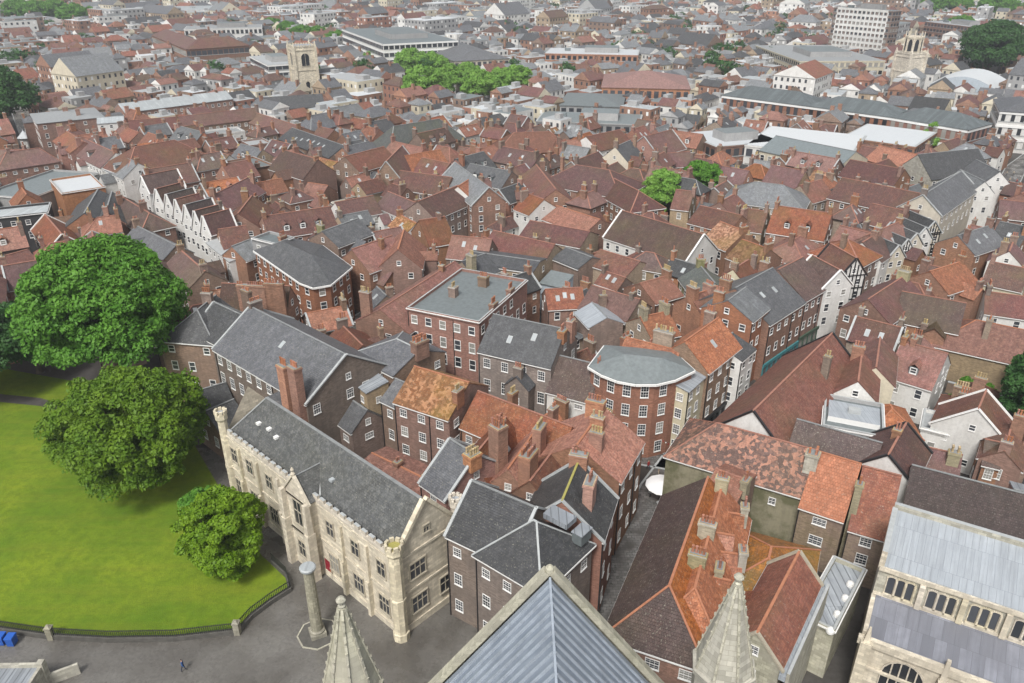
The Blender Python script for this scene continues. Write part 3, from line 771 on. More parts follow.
for s_ in (-1, 1):
    cp.beam((ax_, gy-.1, apz+.12), (ax_ + s_*(hwid+.6), gy-.1, ez+.12-.8), .6, .42, 'greystone')
cp.lathe((ax_, gy-.1), [(.32,apz+.1),(.28,apz+.5),(.1,apz+.7)], 8, 'greystone')
part(cp, 'gable_coping', t_, True)
def pinnacle(px, py, zt, label, r0):
    y = 37.0; t = None
    yy = py - 341.5; f = FPX*CP - yy*SP; d = FPX*SP + yy*CP; k = (CAM_H - zt)/d; X, Y = (px-512)*k, f*k
    rt = empty('stone_pinnacle', label, 'pinnacle', 'octagonal stone pinnacles on the transept'); rt.location = (X, Y, 0)
    m_ = MB(); m_.lathe((X,Y), [(r0*1.02, 0), (r0*1.02, zt-8.4), (r0*1.12, zt-8.2), (r0*1.12, zt-7.9), (r0, zt-7.8), (.22, zt-.75)], 8, 'greystone', .2)
    part(m_, 'spire', rt, True)
    rb = MB()
    for k in range(8):
        a = .2 + k*math.pi/4; c_, s_ = math.cos(a), math.sin(a)
        rb.beam((X+c_*r0, Y+s_*r0, zt-7.8), (X+c_*.22, Y+s_*.22, zt-.8), .17, .09, 'greystone')
        for j in range(1, 9):
            q_ = j/9; r_ = r0*(1-q_) + .22*q_; z_ = zt-7.8 + 7.0*q_
            rb.box((X+c_*(r_+.08), Y+s_*(r_+.08)), (c_,s_), .08, .06, z_-.08, z_+.1, 'greystone')
    part(rb, 'ribs', rt)
    fn = MB(); fn.lathe((X,Y), [(.2,zt-.8),(.26,zt-.62),(.15,zt-.5),(.30,zt-.28),(.33,zt-.14),(.22,zt+.02),(.08,zt+.1)], 10, 'greystone'); part(fn, 'finial', rt)
pinnacle(340.5, 598, 31.2, 'pale stone pinnacle left of the blue lead roof, ball finial on top', 1.9)
pinnacle(739.5, 575, 33.0, 'pale stone pinnacle right of the blue lead roof, before orange roofs', 1.95)

# ================================================================= GOTHIC SCHOOL
SZ = 11.4
A = P(395,557,SZ); D_ = (P(238,440,SZ) - A).normalized(); Ls = 35.0; Wd = 8.6
N_ = Vector((D_.y, -D_.x)); N_ = N_ if N_.dot(A) > 0 else -N_      # pointing away from the viewer
root = empty('stone_school', 'long cream gothic stone building with grey stone-slate roof and battlements beside the lawn', 'school')
cs = A + D_*Ls/2 + N_*Wd/2; root.location = (cs.x, cs.y, 0)
def S(a, b, z): p = A + D_*a + N_*b; return (p.x, p.y, z)
mark(cs.x, cs.y, D_.x, D_.y, Ls/2, Wd/2)
RZ = 16.2
m_ = MB()
m_.face([S(0,0,0),S(Ls,0,0),S(Ls,0,SZ-.6),S(0,0,SZ-.6)][::-1], 'stone'); m_.face([S(0,Wd,0),S(Ls,Wd,0),S(Ls,Wd,SZ-1),S(0,Wd,SZ-1)], 'stone')
m_.face([S(0,0,0),S(0,0,SZ-.2),S(0,Wd/2,RZ+.2),S(0,Wd,SZ-.2),S(0,Wd,0)], 'stone')
m_.face([S(Ls,0,0),S(Ls,0,SZ-1),S(Ls,Wd/2,RZ-.1),S(Ls,Wd,SZ-1),S(Ls,Wd,0)][::-1], 'stone')
# string courses and plinth
for z_, h_ in ((.0,.9),(5.4,.28),(SZ-1.0,.3)):
    c = S(Ls/2, -.07, 0); m_.box(c, (D_.x,D_.y), Ls/2, .07, z_, z_+h_, 'stone')
    c = S(-.07, Wd/2, 0); m_.box(c, (N_.x,N_.y), Wd/2, .07, z_+.004, z_+h_, 'stone')
part(m_, 'wall', root, True)
m_ = MB(); ca = S(Ls/2, .12, 0); m_.box(ca, (D_.x,D_.y), Ls/2-.8, .18, SZ-.6, SZ-.05, 'stone')
nb = 26
for k in range(nb):
    c = S(1.4 + (Ls-2.8)*k/(nb-1), .12, 0); m_.box(c, (D_.x,D_.y), .42, .18, SZ-.05, SZ+.42, 'stone', top='flashing')
part(m_, 'battlement', root)
m_ = MB()
V = [S(.45,.45,SZ-.5), S(.45,Wd/2,RZ), S(.45,Wd+.3,SZ-1.1), S(Ls-.3,Wd+.3,SZ-1.1), S(Ls-4.6,Wd/2,RZ), S(Ls-.3,.45,SZ-.5)]
fl = (V[5][0]-V[0][0])*(V[1][1]-V[0][1]) - (V[5][1]-V[0][1])*(V[1][0]-V[0][0]) < 0
F = [(0,5,4,1),(1,4,3,2),(4,5,3)]
m_.slab(V, [f[::-1] for f in F] if fl else F, .2, 'stoneslate')
m_.beam(V[1], V[4], .38, .12, 'ridge_grey'); m_.beam(V[5], V[4], .3, .1, 'flashing'); m_.beam(V[3], V[4], .3, .1, 'flashing')
ro_school = part(m_, 'roof', root, True)
m_ = MB(); m_.beam(S(-.05,-.1,SZ-.3), S(-.05,Wd/2,RZ+.2), .55, .4, 'stone'); m_.beam(S(-.05,Wd+.1,SZ-.3), S(-.05,Wd/2,RZ+.2), .55, .4, 'stone'); part(m_, 'gable_coping', root, True)
# central gabled bay
gc = 16.6; gw = 2.3; pj = 1.1
m_ = MB()
m_.face([S(gc-gw,-pj,0),S(gc-gw,-pj,SZ-.4),S(gc,-pj,SZ+2.4),S(gc+gw,-pj,SZ-.4),S(gc+gw,-pj,0)], 'stone')
for s_ in (-1,1):
    q_ = [S(gc+s_*gw,-pj,0),S(gc+s_*gw,-pj,SZ-.4),S(gc+s_*gw,0,SZ-.4),S(gc+s_*gw,0,0)]; m_.face(q_ if s_ > 0 else q_[::-1], 'stone')
    m_.beam(S(gc+s_*(gw+.2),-pj,SZ-.6), S(gc,-pj,SZ+2.45), .4, .3, 'stone')
    for z_ in (5.4, SZ-1.0): m_.box(S(gc,-pj-.07,0), (D_.x,D_.y), gw, .07, z_, z_+.28, 'stone')
    bx_ = S(gc+s_*(gw+.1), -pj-.35, 0); m_.box(bx_, (D_.x,D_.y), .42, .55, 0, 7.0, 'stone'); m_.box(bx_, (D_.x,D_.y), .34, .4, 7.0, 11.2, 'stone', taper=.8)
m_.lathe(S(gc,-pj,0)[:2], [(.16,SZ+2.5),(.3,SZ+2.8),(.12,SZ+3.1),(.22,SZ+3.35),(.05,SZ+3.7)], 8, 'stone')
part(m_, 'gabled_bay', root, True)
m_ = MB(); k_ = (SZ+2.3-(SZ-.5))/(RZ-SZ+.5)*(Wd/2)
V = [S(gc-gw-.1,-pj+.2,SZ-.35), S(gc,-pj+.2,SZ+2.35), S(gc+gw+.1,-pj+.2,SZ-.35), S(gc+gw+.1,.5,SZ-.35), S(gc,k_+.6,SZ+2.35), S(gc-gw-.1,.5,SZ-.35)]
F = [(0,1,4,5),(1,2,3,4)]
a_ = Vector(V[1])-Vector(V[0]); b_ = Vector(V[5])-Vector(V[0])
m_.slab(V, F if a_.cross(b_).z > 0 else [f[::-1] for f in F], .15, 'stoneslate')
m_.beam(V[5], V[4], .2, .05, 'flashing'); m_.beam(V[3], V[4], .2, .05, 'flashing'); m_.beam(V[1], V[4], .2, .05, 'ridge_grey')
part(m_, 'bay_roof', root, True)
# corner turrets
def turret(a, b, r, zt, moss, crown):
    c = S(a, b, 0)[:2]; m_ = MB(); mt = 'stone'
    m_.lathe(c, [(r*1.15,0),(r*1.15,1.0),(r,1.1),(r,5.5),(r*1.1,5.6),(r*1.1,5.9),(r,6.0),(r*.95,zt-1.6),(r*1.25,zt-1.2),(r*1.25,zt-.5)], 8, mt)
    for k in range(8):
        an = k*math.pi/4 + .39; m_.box((c[0]+math.cos(an)*r*1.05, c[1]+math.sin(an)*r*1.05), (-math.sin(an), math.cos(an)), r*.3, .14, zt-.5, zt, mt)
    m_.lathe(c, [(r*.9,zt-.5),(r*.9,zt-.42)], 8, 'gold' if moss else 'lead')
    part(m_, 'turret', root, True)
turret(-.1, -.1, .8, 13.4, True, 1); turret(Ls, 0, .66, 14.4, False, 1); turret(-.1, Wd, .6, 14.4, False, 1)
for k, a in enumerate((4.9, 9.6, 22.4, 27.2, 31.6)):
    m_ = MB(); c = S(a, -.3, 0); m_.box(c, (D_.x,D_.y), .25, .3, 0, 5.0, 'stone'); m_.box(S(a,-.18,0), (D_.x,D_.y), .22, .18, 5.0, 10.0, 'stone', taper=.85)
    part(m_, 'buttress', root, True)
nf = Vector((-N_.x,-N_.y,0)); nr = Vector((-D_.x,-D_.y,0))
for a in (2.6, 7.2, 11.9, 20.3, 24.8, 29.4, 33.2):
    for z_, w_, h_ in ((8.2, 1.3, 2.1), (3.0, 1.7, 2.4)):
        
        p = Vector(S(a, -.02, z_)); WINSPEC.append((root, None, p, nf, w_, h_, 'stone', True))
for z_, w_, h_ in ((8.6, 1.5, 3.6), (3.0, 1.9, 2.3)): WINSPEC.append((root, None, Vector(S(gc,-pj-.02,z_)), nf, w_, h_, 'stone', True))
for b, z_, w_, h_ in ((2.8,8.0,2.1,2.1),(2.8,3.2,2.1,2.2),(6.6,3.2,1.5,2.2),(Wd/2,12.6,.7,.9)):
    WINSPEC.append((root, None, Vector(S(-.02, b, z_)), nr, w_, h_, 'stone', True))
for a in (10.9-.9, 15.0+18.3): pass
def door(root, x, y, nn, w_, h_, mat, z0=.1, surround='mull'):
    u_ = (-nn.y, nn.x); m_ = MB(); c = (x + nn.x*.03, y + nn.y*.03); m_.box(c, u_, w_/2, .03, z0, z0+h_, mat)
    for s_ in (-1,1): m_.box((c[0]+u_[0]*s_*(w_/2+.1), c[1]+u_[1]*s_*(w_/2+.1)), u_, .09, .1, z0, z0+h_+.16, surround)
    m_.box(c, u_, w_/2, .1, z0+h_+.004, z0+h_+.16, surround)
    o = part(m_, 'door', root); kn = MB(); kn.lathe((c[0]+nn.x*.06+u_[0]*w_*.35, c[1]+nn.y*.06+u_[1]*w_*.35), [(.04,z0+1.0),(.05,z0+1.05),(.04,z0+1.1)], 6, 'gold'); h = part(kn, 'handle', root); h.parent = o
p = S(5.8+1.1,-.02,0)
door(root, S(9.6+1.0-3.3,-.02,0)[0], S(7.3,-.02,0)[1], nf, 1.2, 2.6, 'red_paint') if 0 else door(root, S(5.1,-.02,0)[0]*0+S(13.4,-.02,0)[0], S(13.4,-.02,0)[1], nf, 1.2, 2.6, 'red_paint')
for k, (a, b) in enumerate(((27.3,2.4),(29.6,2.3),(25.4,2.2),(13.5,2.0))):
    z_ = SZ-.5 + (b-.45)*(RZ-SZ+.5)/(Wd/2-.45) + .12
    m_ = MB(); c = S(a, b, 0); m_.box(c, (D_.x,D_.y), .28, .3, z_-.1, z_+.22, 'white_paint' if k < 3 else 'zinc'); o = part(m_, 'roof_vent', root); o.parent = ro_school
HOUSES.append(dict(root=root, c=cs, u=D_, v=N_, L=Ls, W=Wd, ze=SZ, zr=RZ, roof='stoneslate', wall='stone', dist=cs.length))

# Roman column
c = P(318, 634); rt = empty('stone_column', 'tall weathered stone column with pale cap standing on octagonal plinth in the close', 'column'); rt.location = (c.x, c.y, 0)
m_ = MB(); m_.lathe(c, [(2.3,0),(2.3,.10)], 8, 'greystone', .2); m_.lathe(c, [(2.15,.10),(2.15,.104)], 8, 'dark_stone', .2); part(m_, 'plinth', rt)
m_ = MB(); m_.box(c, (.9,.44), .85, .85, .11, .6, 'oldstone'); m_.lathe(c, [(.8,.6),(.84,.8),(.7,.95)], 16, 'oldstone'); part(m_, 'base', rt)
m_ = MB(); prof = []
for k in range(9): prof += [(.64-.01*k, .95+k*.93), (.64-.01*k, .95+k*.93+.87), (.60-.01*k, .95+k*.93+.90)]
m_.lathe(c, prof, 14, 'oldstone'); part(m_, 'shaft', rt, True)
m_ = MB(); m_.lathe(c, [(.56,9.3),(.84,9.5),(.88,9.75),(.75,9.85)], 16, 'zinc'); part(m_, 'cap', rt)

# ================================================================= HOUSES ROUND THE CLOSE (hand-measured from the photograph)
h = H('grey-brown brick house with plain dark slate roof, right of the cream stone building', 'R', (472,482),(536,509), W=9.5, zr=15.6, ze=11.6, roof='dslate', wall='brickg', ch=[], cope=True, pipes=True, ns=3)
hv = HOUSES[-1]; HV_RED = hv
H('brick corner house, hipped dark slate roof with lead flat, behind the blue roof', 'K', (475.5,554.5),(541,593),(590,543), ze=11.6, zr=15.2, t='h', roof='dslate', wall='brickg', ch=[], ridge='flashing', ns=3)
hv2 = HOUSES[-1]
rt = hv2['root']; m_ = MB(); q_ = P(560,512,15.6); m_.box(q_, tuple(hv2['u']), 1.5, .9, 14.6, 15.25, 'lead'); q2 = P(582,528,14.2); m_.box(q2, tuple(hv2['u']), .6, .9, 12.6, 13.9, 'flatgrey'); m_.box(q2, tuple(hv2['u']), .7, 1.0, 13.9, 14.0, 'lead'); part(m_, 'lead_flat', rt, True)
H('brick shop house with steep dark slate roof and mossy verge above the narrow street', 'R', (562,502),(579,461), W=9, zr=15.6, ze=11.4, roof='dslate', wall='brickr', ch=[(-.15,-.5,5,1.0,'u','bricko',1.1),(.95,.0,5,1.2,'v','bricko',1.0)], ridge='gold', cope=True, ns=3)
H('long brick terrace block with orange tiled roof running along the narrow street', 'R', (577,446),(604,408), W=11, zr=14.8, ze=11.2, roof='orange', wall='brick', ch=[(-.55,-.3,4,1.2,'v','bricko'),(.15,-.1,4,1.2,'v','bricko'),(.8,.15,6,1.5,'v','bricko',1.1)], sky=0, ns=3)
H('orange tiled range with three brick stacks behind the cream school', 'R', (478,392),(572,428), W=8, zr=13.5, ze=10, roof='red', wall='brick', ch=[(-.3,.2,3,1.5),(.55,.2,3,1.5)], sky=0, ridge='ridge_red')
H('orange tiled cross wing with a long row of pots, left of three', 'R', (506,418),(470,462), W=6.5, zr=13, ze=9.5, roof='red', wall='brick', ch=[(-.1,-.4,4,2.6,'u','bricko')], sky=2, group=None)
H('orange tiled cross wing between two brick stacks, middle of three', 'R', (540,425),(508,470), W=6.5, zr=13, ze=9.5, roof='orange', wall='brick', ch=[(-.3,-.4,5,2.4,'u','bricko',1.1)], sky=2)
H('low red tiled cross wing under the tall row of yellow pots', 'R', (562,440),(530,482), W=6, zr=12.5, ze=9.5, roof='red', wall='brick', ch=[(.7,.3,6,3.0,'u','bricko',1.5)])
H('brick house with pale-streaked slate slope beside the stone corner chimney', 'R', (450,440),(476,456), W=9.5, zr=15, ze=11.2, roof='slate', wall='brickr', ch=[(.95,-.1,4,.6,'v','bricko',1.4),(.9,.8,4,2.4,'u','brick',1.6)], cope=True)
H('tall brick house with orange lichen-covered roof of patchy tiles', 'E', (394,401.5),(449,419.5), W=10, zr=15, ze=12, roof='lichen', wall='brick', ch=[(.94,-.45,4,.2,'v','bricko')], ns=4, win=(1.05,1.5))
H('brick house with smooth grey slate roof ending in a tall brick stack', 'E', (352,354),(394,376), W=10, zr=14.6, ze=12.4, roof='slate', wall='brickb', ch=[(.97,.05,6,1.6,'v','brick',1.4)], t='h0', ridge='flashing', ns=4)
H('small buff rendered stair block with a lead roof beside the low slate range', 'E', (346,376),(367,393), W=3.5, zr=12.0, ze=11.4, roof='lead', wall='buff', ch=[], t='lean', ns=3, win=(.8,1.3))
H('low brick wing with smooth slate roof just behind the cream school', 'K', (326,414),(352,433),(378,414), ze=7.2, zr=9.6, roof='slate', wall='brickb', ch=[(-.9,.2,2,1.0)], win=(1.3,1.0), ns=2)
H('big dark slate-roofed brick house with twin orange brick chimney stacks', 'K', (214,349),(307,404),(349,347), ze=12.6, zr=17.2, roof='slate', wall='brickg', cope=True, ch=[(.68,-1.06,4,-.2,'u','bricko',1.2),(.90,-1.06,4,-.9,'u','bricko',1.2),(-.98,.1,5,1.0,'v','brickb',.9)], sky=1, ns=4, win=(1.1,1.9))
H('dark slate roofed brick house left of the big slate-roofed house', 'R', (214,303),(262,325), W=9, zr=16, ze=12.5, roof='dslate', wall='brickg', ch=[(-.5,.9,5,1.8,'u','brickb')], cope=True, ns=4)
H('dark slate roofed brick house behind the great tree, next to the gabled street', 'R', (196,312),(216,296), W=9, zr=15.5, ze=12, roof='dslate', wall='brickb', ch=[(.5,0,4,1.8)], t='h0')
H('brick building with one very long chimney wall of many pots', 'R', (222,284),(290,287), W=6, zr=15, ze=11, roof='brown', wall='brick', ch=[(.1,-1.0,14,1.4,'u','brick',.7),(.75,-1.0,9,1.9,'u','brick',.7)])
H('low dark slate outbuilding half hidden behind the round tree', 'R', (196,392),(226,383), W=6, zr=7.5, ze=5, roof='dslate', wall='brickb', ch=[])
H('second low dark slate outbuilding behind the bushy tree, nearer the turret', 'R', (206,412),(234,400), W=6.5, zr=7, ze=4.5, roof='dslate', wall='brickb', ch=[])
H('narrow brick house wedged behind the low slate wing, tall sash windows', 'E', (381,400),(398,408), W=6, zr=12.5, ze=10.5, roof='slate', wall='brickb', ch=[], ns=3)
H('terracotta flat terrace roof tucked behind the cream school', 'R', (372,454),(440,487), W=5, zr=8.6, ze=8.2, roof='orange', wall='brick', ch=[(-.2,0,2,.9),(.7,-.3,3,.9)], nowin=True)
# rounded corner block with slate hip roof
PB('three storey brick corner block with rounded corner, cream cornice and hipped slate roof', [(255,251),(300,282),(313,287),(330,284),(350,267),(322,246),(290,238)], 11.2, [(283,241),(312,255)], [0,1,1,1,1,1,0], 'slate', 'brickr', rz=3.0, ns=4, win=(1.1,1.5))
H('flat roofed white framed penthouse beside the rounded corner block', 'E', (252,240),(276,246), W=5, zr=12.5, ze=12.5, t='flat', roof='flatgrey', wall='greyrender', ch=[(.6,.3,4,1.0)], ns=4)
# bow-fronted
PB('tall bow-fronted red brick building with curved eaves and grey roof', [(591,367),(604,374.5),(619,380),(636,383),(655,383),(673,379),(692,370.5),(672,352),(606,346.5)], 12.8, [(625,354),(662,358)], [0,0,0,0,1,1,1,1,0], 'flatgrey', 'brickr', rz=2.0, ns=4, win=(1.15,1.9), chs=())
# flat-roofed Georgian
H('flat roofed red brick Georgian block with arched windows and two rooftop stacks', 'K', (407,310),(479,324.5),(521,281), ze=12.8, zr=12.8, t='flat', roof='flatgrey', wall='brickr', ch=[(-.35,-.15,3,1.9,'v','brickb',1.3),(.05,.5,4,1.9,'u','brickb',1.3),(.93,-.35,4,1.2,'v','brick',.9),(.93,.35,4,1.2,'v','brick',.9)], ns=4, win=(1.1,1.9))
H('brown brick Georgian house with wide slate roof and four sash windows a floor', 'E', (478,351),(551,368), W=10.5, zr=15.6, ze=11.6, roof='slate', wall='brickg', ch=[(.97,-.15,3,.3,'v','bricko',1.1),(.97,.5,3,.6,'v','bricko',1.0)], sky=2, ns=3, win=(1.15,2.0))
H('white fronted cottage with dark brown tiled roof between brick houses', 'E', (546,391),(590,402.5), W=9, zr=12, ze=8.2, roof='darktile', wall='render', ch=[(.96,-.3,3,1.2,'v','bricko')], ns=3, win=(1.3,1.0))
H('long red tiled building with white painted parapet edge along the lane', 'R', (380,310),(455,262), W=11, zr=12.5, ze=9.2, roof='red', wall='brick', ch=[(-.95,.6,5,2.6,'v','brick'),(.6,0,2,1.2)], ns=3, win=(1.1,1.2))
H('salmon tiled wing in front of the long lane building', 'R', (420,300),(470,270), W=7, zr=10.5, ze=8, roof='salmon', wall='brick', ch=[])
H('orange-red tiled building with three gabled dormers beside the rounded corner block', 'R', (352,250),(392,236), W=9.5, zr=13.5, ze=9.8, roof='red', wall='brick', ch=[(.2,-.3,2,1)], ns=3)
H('orange-red gabled building in the middle of the lane row', 'R', (404,230),(398,250), W=9, zr=13.8, ze=9.8, roof='orange', wall='brick', ch=[], ns=3)
H('big red tiled building with tall gable at the end of the lane row', 'R', (419,221),(445,217), W=11, zr=13.8, ze=9.6, roof='red', wall='brick', ch=[(.5,0,3,1.2)], ns=3)
H('buff brick house with slate roof next to five tall square pots', 'R', (462,262),(486,254), W=8, zr=12, ze=9.5, roof='slate', wall='buff', ch=[(-.9,-.6,4,2.2,'v','mosscap',1.2)])
H('flat slate roofed annexe behind the flat Georgian block', 'R', (470,252),(540,262), W=8, zr=10, ze=9.2, roof='slate', wall='buff', ch=[], nowin=False)
H('pink-red tiled gable with two white rooflights near the lane end', 'R', (452,236),(492,240), W=8, zr=11.5, ze=8, roof='salmon', wall='brickb', ch=[], sky=2)
H('purple-brown tiled long shed with plain pinkish brick side', 'R', (493,231),(555,245), W=8.5, zr=10, ze=7.2, roof='maroon', wall='buff', ch=[], nowin=True)
H('low red tiled roof with three big rooflights behind the brown Georgian house', 'R', (545,290),(582,288), W=7, zr=9, ze=6.5, roof='red', wall='brick', ch=[], sky=3)
H('glazed white framed roof lantern building beside the rooflit red roof', 'R', (592,303),(607,318), W=6.5, zr=9.5, ze=8, roof='leadwhite', wall='brickb', ch=[(-.9,.6,3,1.5)], nowin=True)
H('blue rendered small annexe in the back yard behind the rooflit roof', 'E', (540,283),(562,288), W=5, zr=7, ze=6, t='lean', roof='flatgrey', wall='bluerender', ch=[], ns=2)
H('long hipped salmon roof over buff brick yard building', 'R', (592,286),(640,300), W=9, zr=10.5, ze=7.5, roof='salmon', wall='buff', ch=[(.7,0,3,1.2)])
H('mottled buff brick house with orange roof behind the bow-fronted building', 'R', (640,318),(668,312), W=8, zr=12, ze=9.5, roof='orange', wall='buff', ch=[(-.8,0,4,2,'v','mosscap'),(.8,.1,5,1.8,'v','mosscap')])
H('orange tiled house with long flat brick stack right behind the bow-fronted building', 'R', (626,338),(680,352), W=6, zr=13.5, ze=11, roof='orange', wall='buff', ch=[(.3,.3,8,2.4,'u','buff',1.0)])

# --------- left side of the shopping street, from the bow-fronted building up the street
def timber(hv, z0=3.3):
    m_ = MB()
    for sgn in (-1, 1):
        uu = hv['u']*sgn; fcx = hv['c'] + uu*(hv['L']/2+.05); vv = Vector((-uu.y, uu.x)); hw_ = hv['W']/2
        if uu.dot(fcx) > 0: continue
        for t_ in (-.95,-.6,-.3,0,.3,.6,.95):
            zt_ = hv['ze'] + (hv['zr']-hv['ze'])*(1-abs(t_)); m_.box(tuple(fcx + vv*hw_*t_), tuple(vv), .12, .05, z0, zt_-.2, 'black_paint')
        for z_ in (3.4, 6.0, 8.4, hv['ze']): m_.box(tuple(fcx + uu*.03), tuple(vv), hw_, .05, z_, z_+.2, 'black_paint')
    part(m_, 'timber_frame', hv['root'])
def fr(label, a, b, W, ze, zr, roof, wall, **k): return H(label, 'E', a, b, W=W, ze=ze, zr=zr, roof=roof, wall=wall, name='shop_house', cat='shop house', **k)
fr('narrow cream shop front with lead roof squeezed beside the bow-fronted building', (688,392),(709,373), 7, 11, 12.5, 'lead', 'cream', ch=[], t='lean', ns=4)
fr('brick shop house with steep orange-red roof and grey dormer slope near the bow front', (708,373),(741,347), 8.5, 11.8, 15.5, 'orange', 'brickb', ch=[(.9,.3,4,1.0)], ns=4, sky=1, shop='black_paint')
fr('narrow white-fronted shop house with dark flat-pitched roof', (741,361),(755,349), 8, 11, 12.5, 'dslate', 'render', ch=[], ns=4)
fr('tall narrow red brick shop house with light slate roof', (752,322),(769,308), 9, 13.0, 15.5, 'lslate', 'brickr', ch=[(-.9,.4,4,1.2,'v','bricko')], ns=4)
fr('wide brick shop house with long grey-purple slate roof and teal shop front', (769,325),(805,302), 14, 11, 15.5, 'slate', 'brick', ch=[(-.95,.3,5,1.0)], sky=2, ns=3, shop='teal_paint')
fr('brick shop house with broad mossy brown roof above the green shop front', (805,301),(829,287), 12, 10.8, 15, 'brown', 'brick', ch=[(-.9,.5,4,.8)], ns=3, shop='green_paint')
H('white plastered shop house with pointed gable facing the shopping street', 'R', (840.5,271),(812,256), W=6.5, zr=14.2, ze=11, roof='brown', wall='render', name='shop_house', cat='shop house', ch=[], cope='white_paint', ns=4)
H('black and white timbered shop house with steep gable', 'R', (856.5,259),(830,244), W=5.5, zr=14.5, ze=11, roof='redbrown', wall='render', name='shop_house', cat='shop house', ch=[], cope='black_paint', ns=4)
timber(HOUSES[-1])
fr('brick shop house with pinkish pyramid roof right of the timbered gable', (861,267),(881,256), 11, 10.5, 13.6, 'red', 'brickb', t='h', ns=3)
fr('white shop house with bay windows and reddish roof', (881,262),(896,252), 9, 9.5, 12.5, 'redbrown', 'render', ns=3)
for k, (x, y) in enumerate(((899,246),(908,240),(917,234),(926,228),(935,222))):
    H(['first','second','third','fourth','fifth'][k] + ' small cream gabled shop front, counted up the street from the white bay-windowed shop', 'R', (x,y),(x-26,y-11), W=4.6, zr=11.5, ze=8.8, roof='dslate', wall='render' if k % 2 else 'cream', name='shop_house', cat='shop house', ch=[], group='small gabled shop fronts', cope='flashing', ns=3)
    if k in (1, 4): timber(HOUSES[-1])
fr('big cream shop with slate and red roof at the bend of the shopping street', (941,216),(978,190), 10, 10, 14, 'slate', 'cream', ns=3, cope=True)
H('grey roofed white gable beside the street bend', 'R', (985,182),(960,170), W=6.5, zr=12.5, ze=9.5, roof='lslate', wall='render', name='shop_house', cat='shop house', ch=[])
H('grey roofed white gable further up past the bend', 'R', (1000,172),(976,160), W=6.5, zr=12.5, ze=9.5, roof='slate', wall='render', name='shop_house', cat='shop house', ch=[])
# --------- right side of the shopping street
H('huge red tiled hall roof with white gable and black bargeboards facing the crossing', 'R', (753,412),(832,334), W=13, zr=14, ze=8, roof='red', wall='render', cope='black_paint', ch=[(.35,-.4,2,1.0)], ns=2)
H('long low mottled roof of brown and bright orange tiles over mossy buff wall', 'R', (713,423),(815,451), W=10, zr=12.4, ze=8.8, roof='mottled', wall='mossbuff', ch=[(1.0,-.4,3,1.0,'v','greystone',1.5)], t='h0', nowin=True)
hv = HOUSES[-1]
for (a_, z_) in ((-.05,5.6),(.32,5.6),(-.02,2.6),(.62,6.9)):
    WINSPEC.append((hv['root'], None, Vector((hv['c'].x+hv['u'].x*a_*hv['L']/2-hv['v'].x*hv['W']/2, hv['c'].y+hv['u'].y*a_*hv['L']/2-hv['v'].y*hv['W']/2, z_)), Vector((-hv['v'].x,-hv['v'].y,0)), .8, 1.0, 'near', False))
H('old brick house with bright orange pantiles and wide white windows', 'R', (817,452),(861,465), W=12, zr=12.6, ze=8.4, roof='brightorange', wall='oldbrick', ch=[], ns=3, win=(1.5,1.3))
H('old brick house with plain red-brown roof joined right of the bright orange pantiles', 'R', (863,467),(901,477), W=12.6, zr=12.3, ze=7.6, roof='red', wall='oldbrick', ch=[(-.97,-.7,2,-.6,'v','mosscap',.8)], ns=3, win=(1.2,1.5))
H('dark brown tiled roof between the huge red hall roof and mottled roof', 'R', (797,420),(882,444), W=9, zr=12, ze=8, roof='darktile', wall='brickb', ch=[], nowin=True)
H('grey flat roof with square white framed lantern', 'E', (822,428),(884,440), W=9, ze=9.5, zr=9.5, t='flat', roof='flatgrey', wall='greyrender', ch=[], nowin=True)
hv = HOUSES[-1]; m_ = MB(); m_.box(hv['c'], tuple(hv['u']), 3.3, 2.3, 9.3, 10.3, 'white_paint', top='leadwhite'); m_.box(hv['c'], tuple(hv['u']), .8, .6, 10.3, 10.8, 'flashing'); part(m_, 'lantern', hv['root'])
H('small brown roofed house with white pointed gable behind bright pantiles', 'R', (888,456),(906,424), W=7, zr=12.5, ze=9.5, roof='redbrown', wall='render', ch=[(.2,.1,2,.9)], cope='black_paint')
H('small orange pyramid roof before the white walled house', 'R', (893,411),(889,404), W=7, zr=9.5, ze=7, t='h', roof='orange', wall='brick', ch=[])
H('long dark brown roof with white wall and small windows, behind the leaded church', 'R', (912,466),(1040,499), W=9, zr=12, ze=8.8, roof='darktile', wall='render', ch=[], ns=3, win=(1.1,1.0))
H('white gable-fronted cottage with rust-red roof by the overgrown garden', 'R', (978,410),(986,391), W=10, zr=10.5, ze=6.3, roof='redbrown', wall='render', ch=[], ns=2, win=(1.4,1.1), cope='white_paint')
H('white house with red roof and arched dormer beyond the orange pyramid roof', 'E', (886,376),(932,390), W=11, zr=10.5, ze=6.5, roof='red', wall='render', ch=[(-.9,0,3,1.2),(-.5,0,2,1.2)], dorm=1, ns=2)
H('tall narrow white rendered house with red roof and brick stack', 'R', (862,352),(858,382), W=6, zr=12.5, ze=9.8, roof='red', wall='render', ch=[(-.8,-.2,4,1.4,'v','bricko',1.0)], ns=3)
H('brown tiled house next to the tall white rendered house', 'R', (880,338),(876,368), W=6, zr=11.5, ze=9, roof='redbrown', wall='cream', ch=[], ns=3)
H('long brown plain-tiled roof just right of the shopping street', 'R', (868,300),(905,276), W=9, zr=12.2, ze=9, roof='maroon', wall='brick', ch=[(.9,0,5,1.4,'v','mosscap',1.3)])
H('wide dark brown tiled house with two white casements, right of the shopping street', 'R', (902,292),(966,304), W=11, zr=11.5, ze=8, roof='brown', wall='brick', ch=[(-.2,.2,4,1.2)], ns=3)
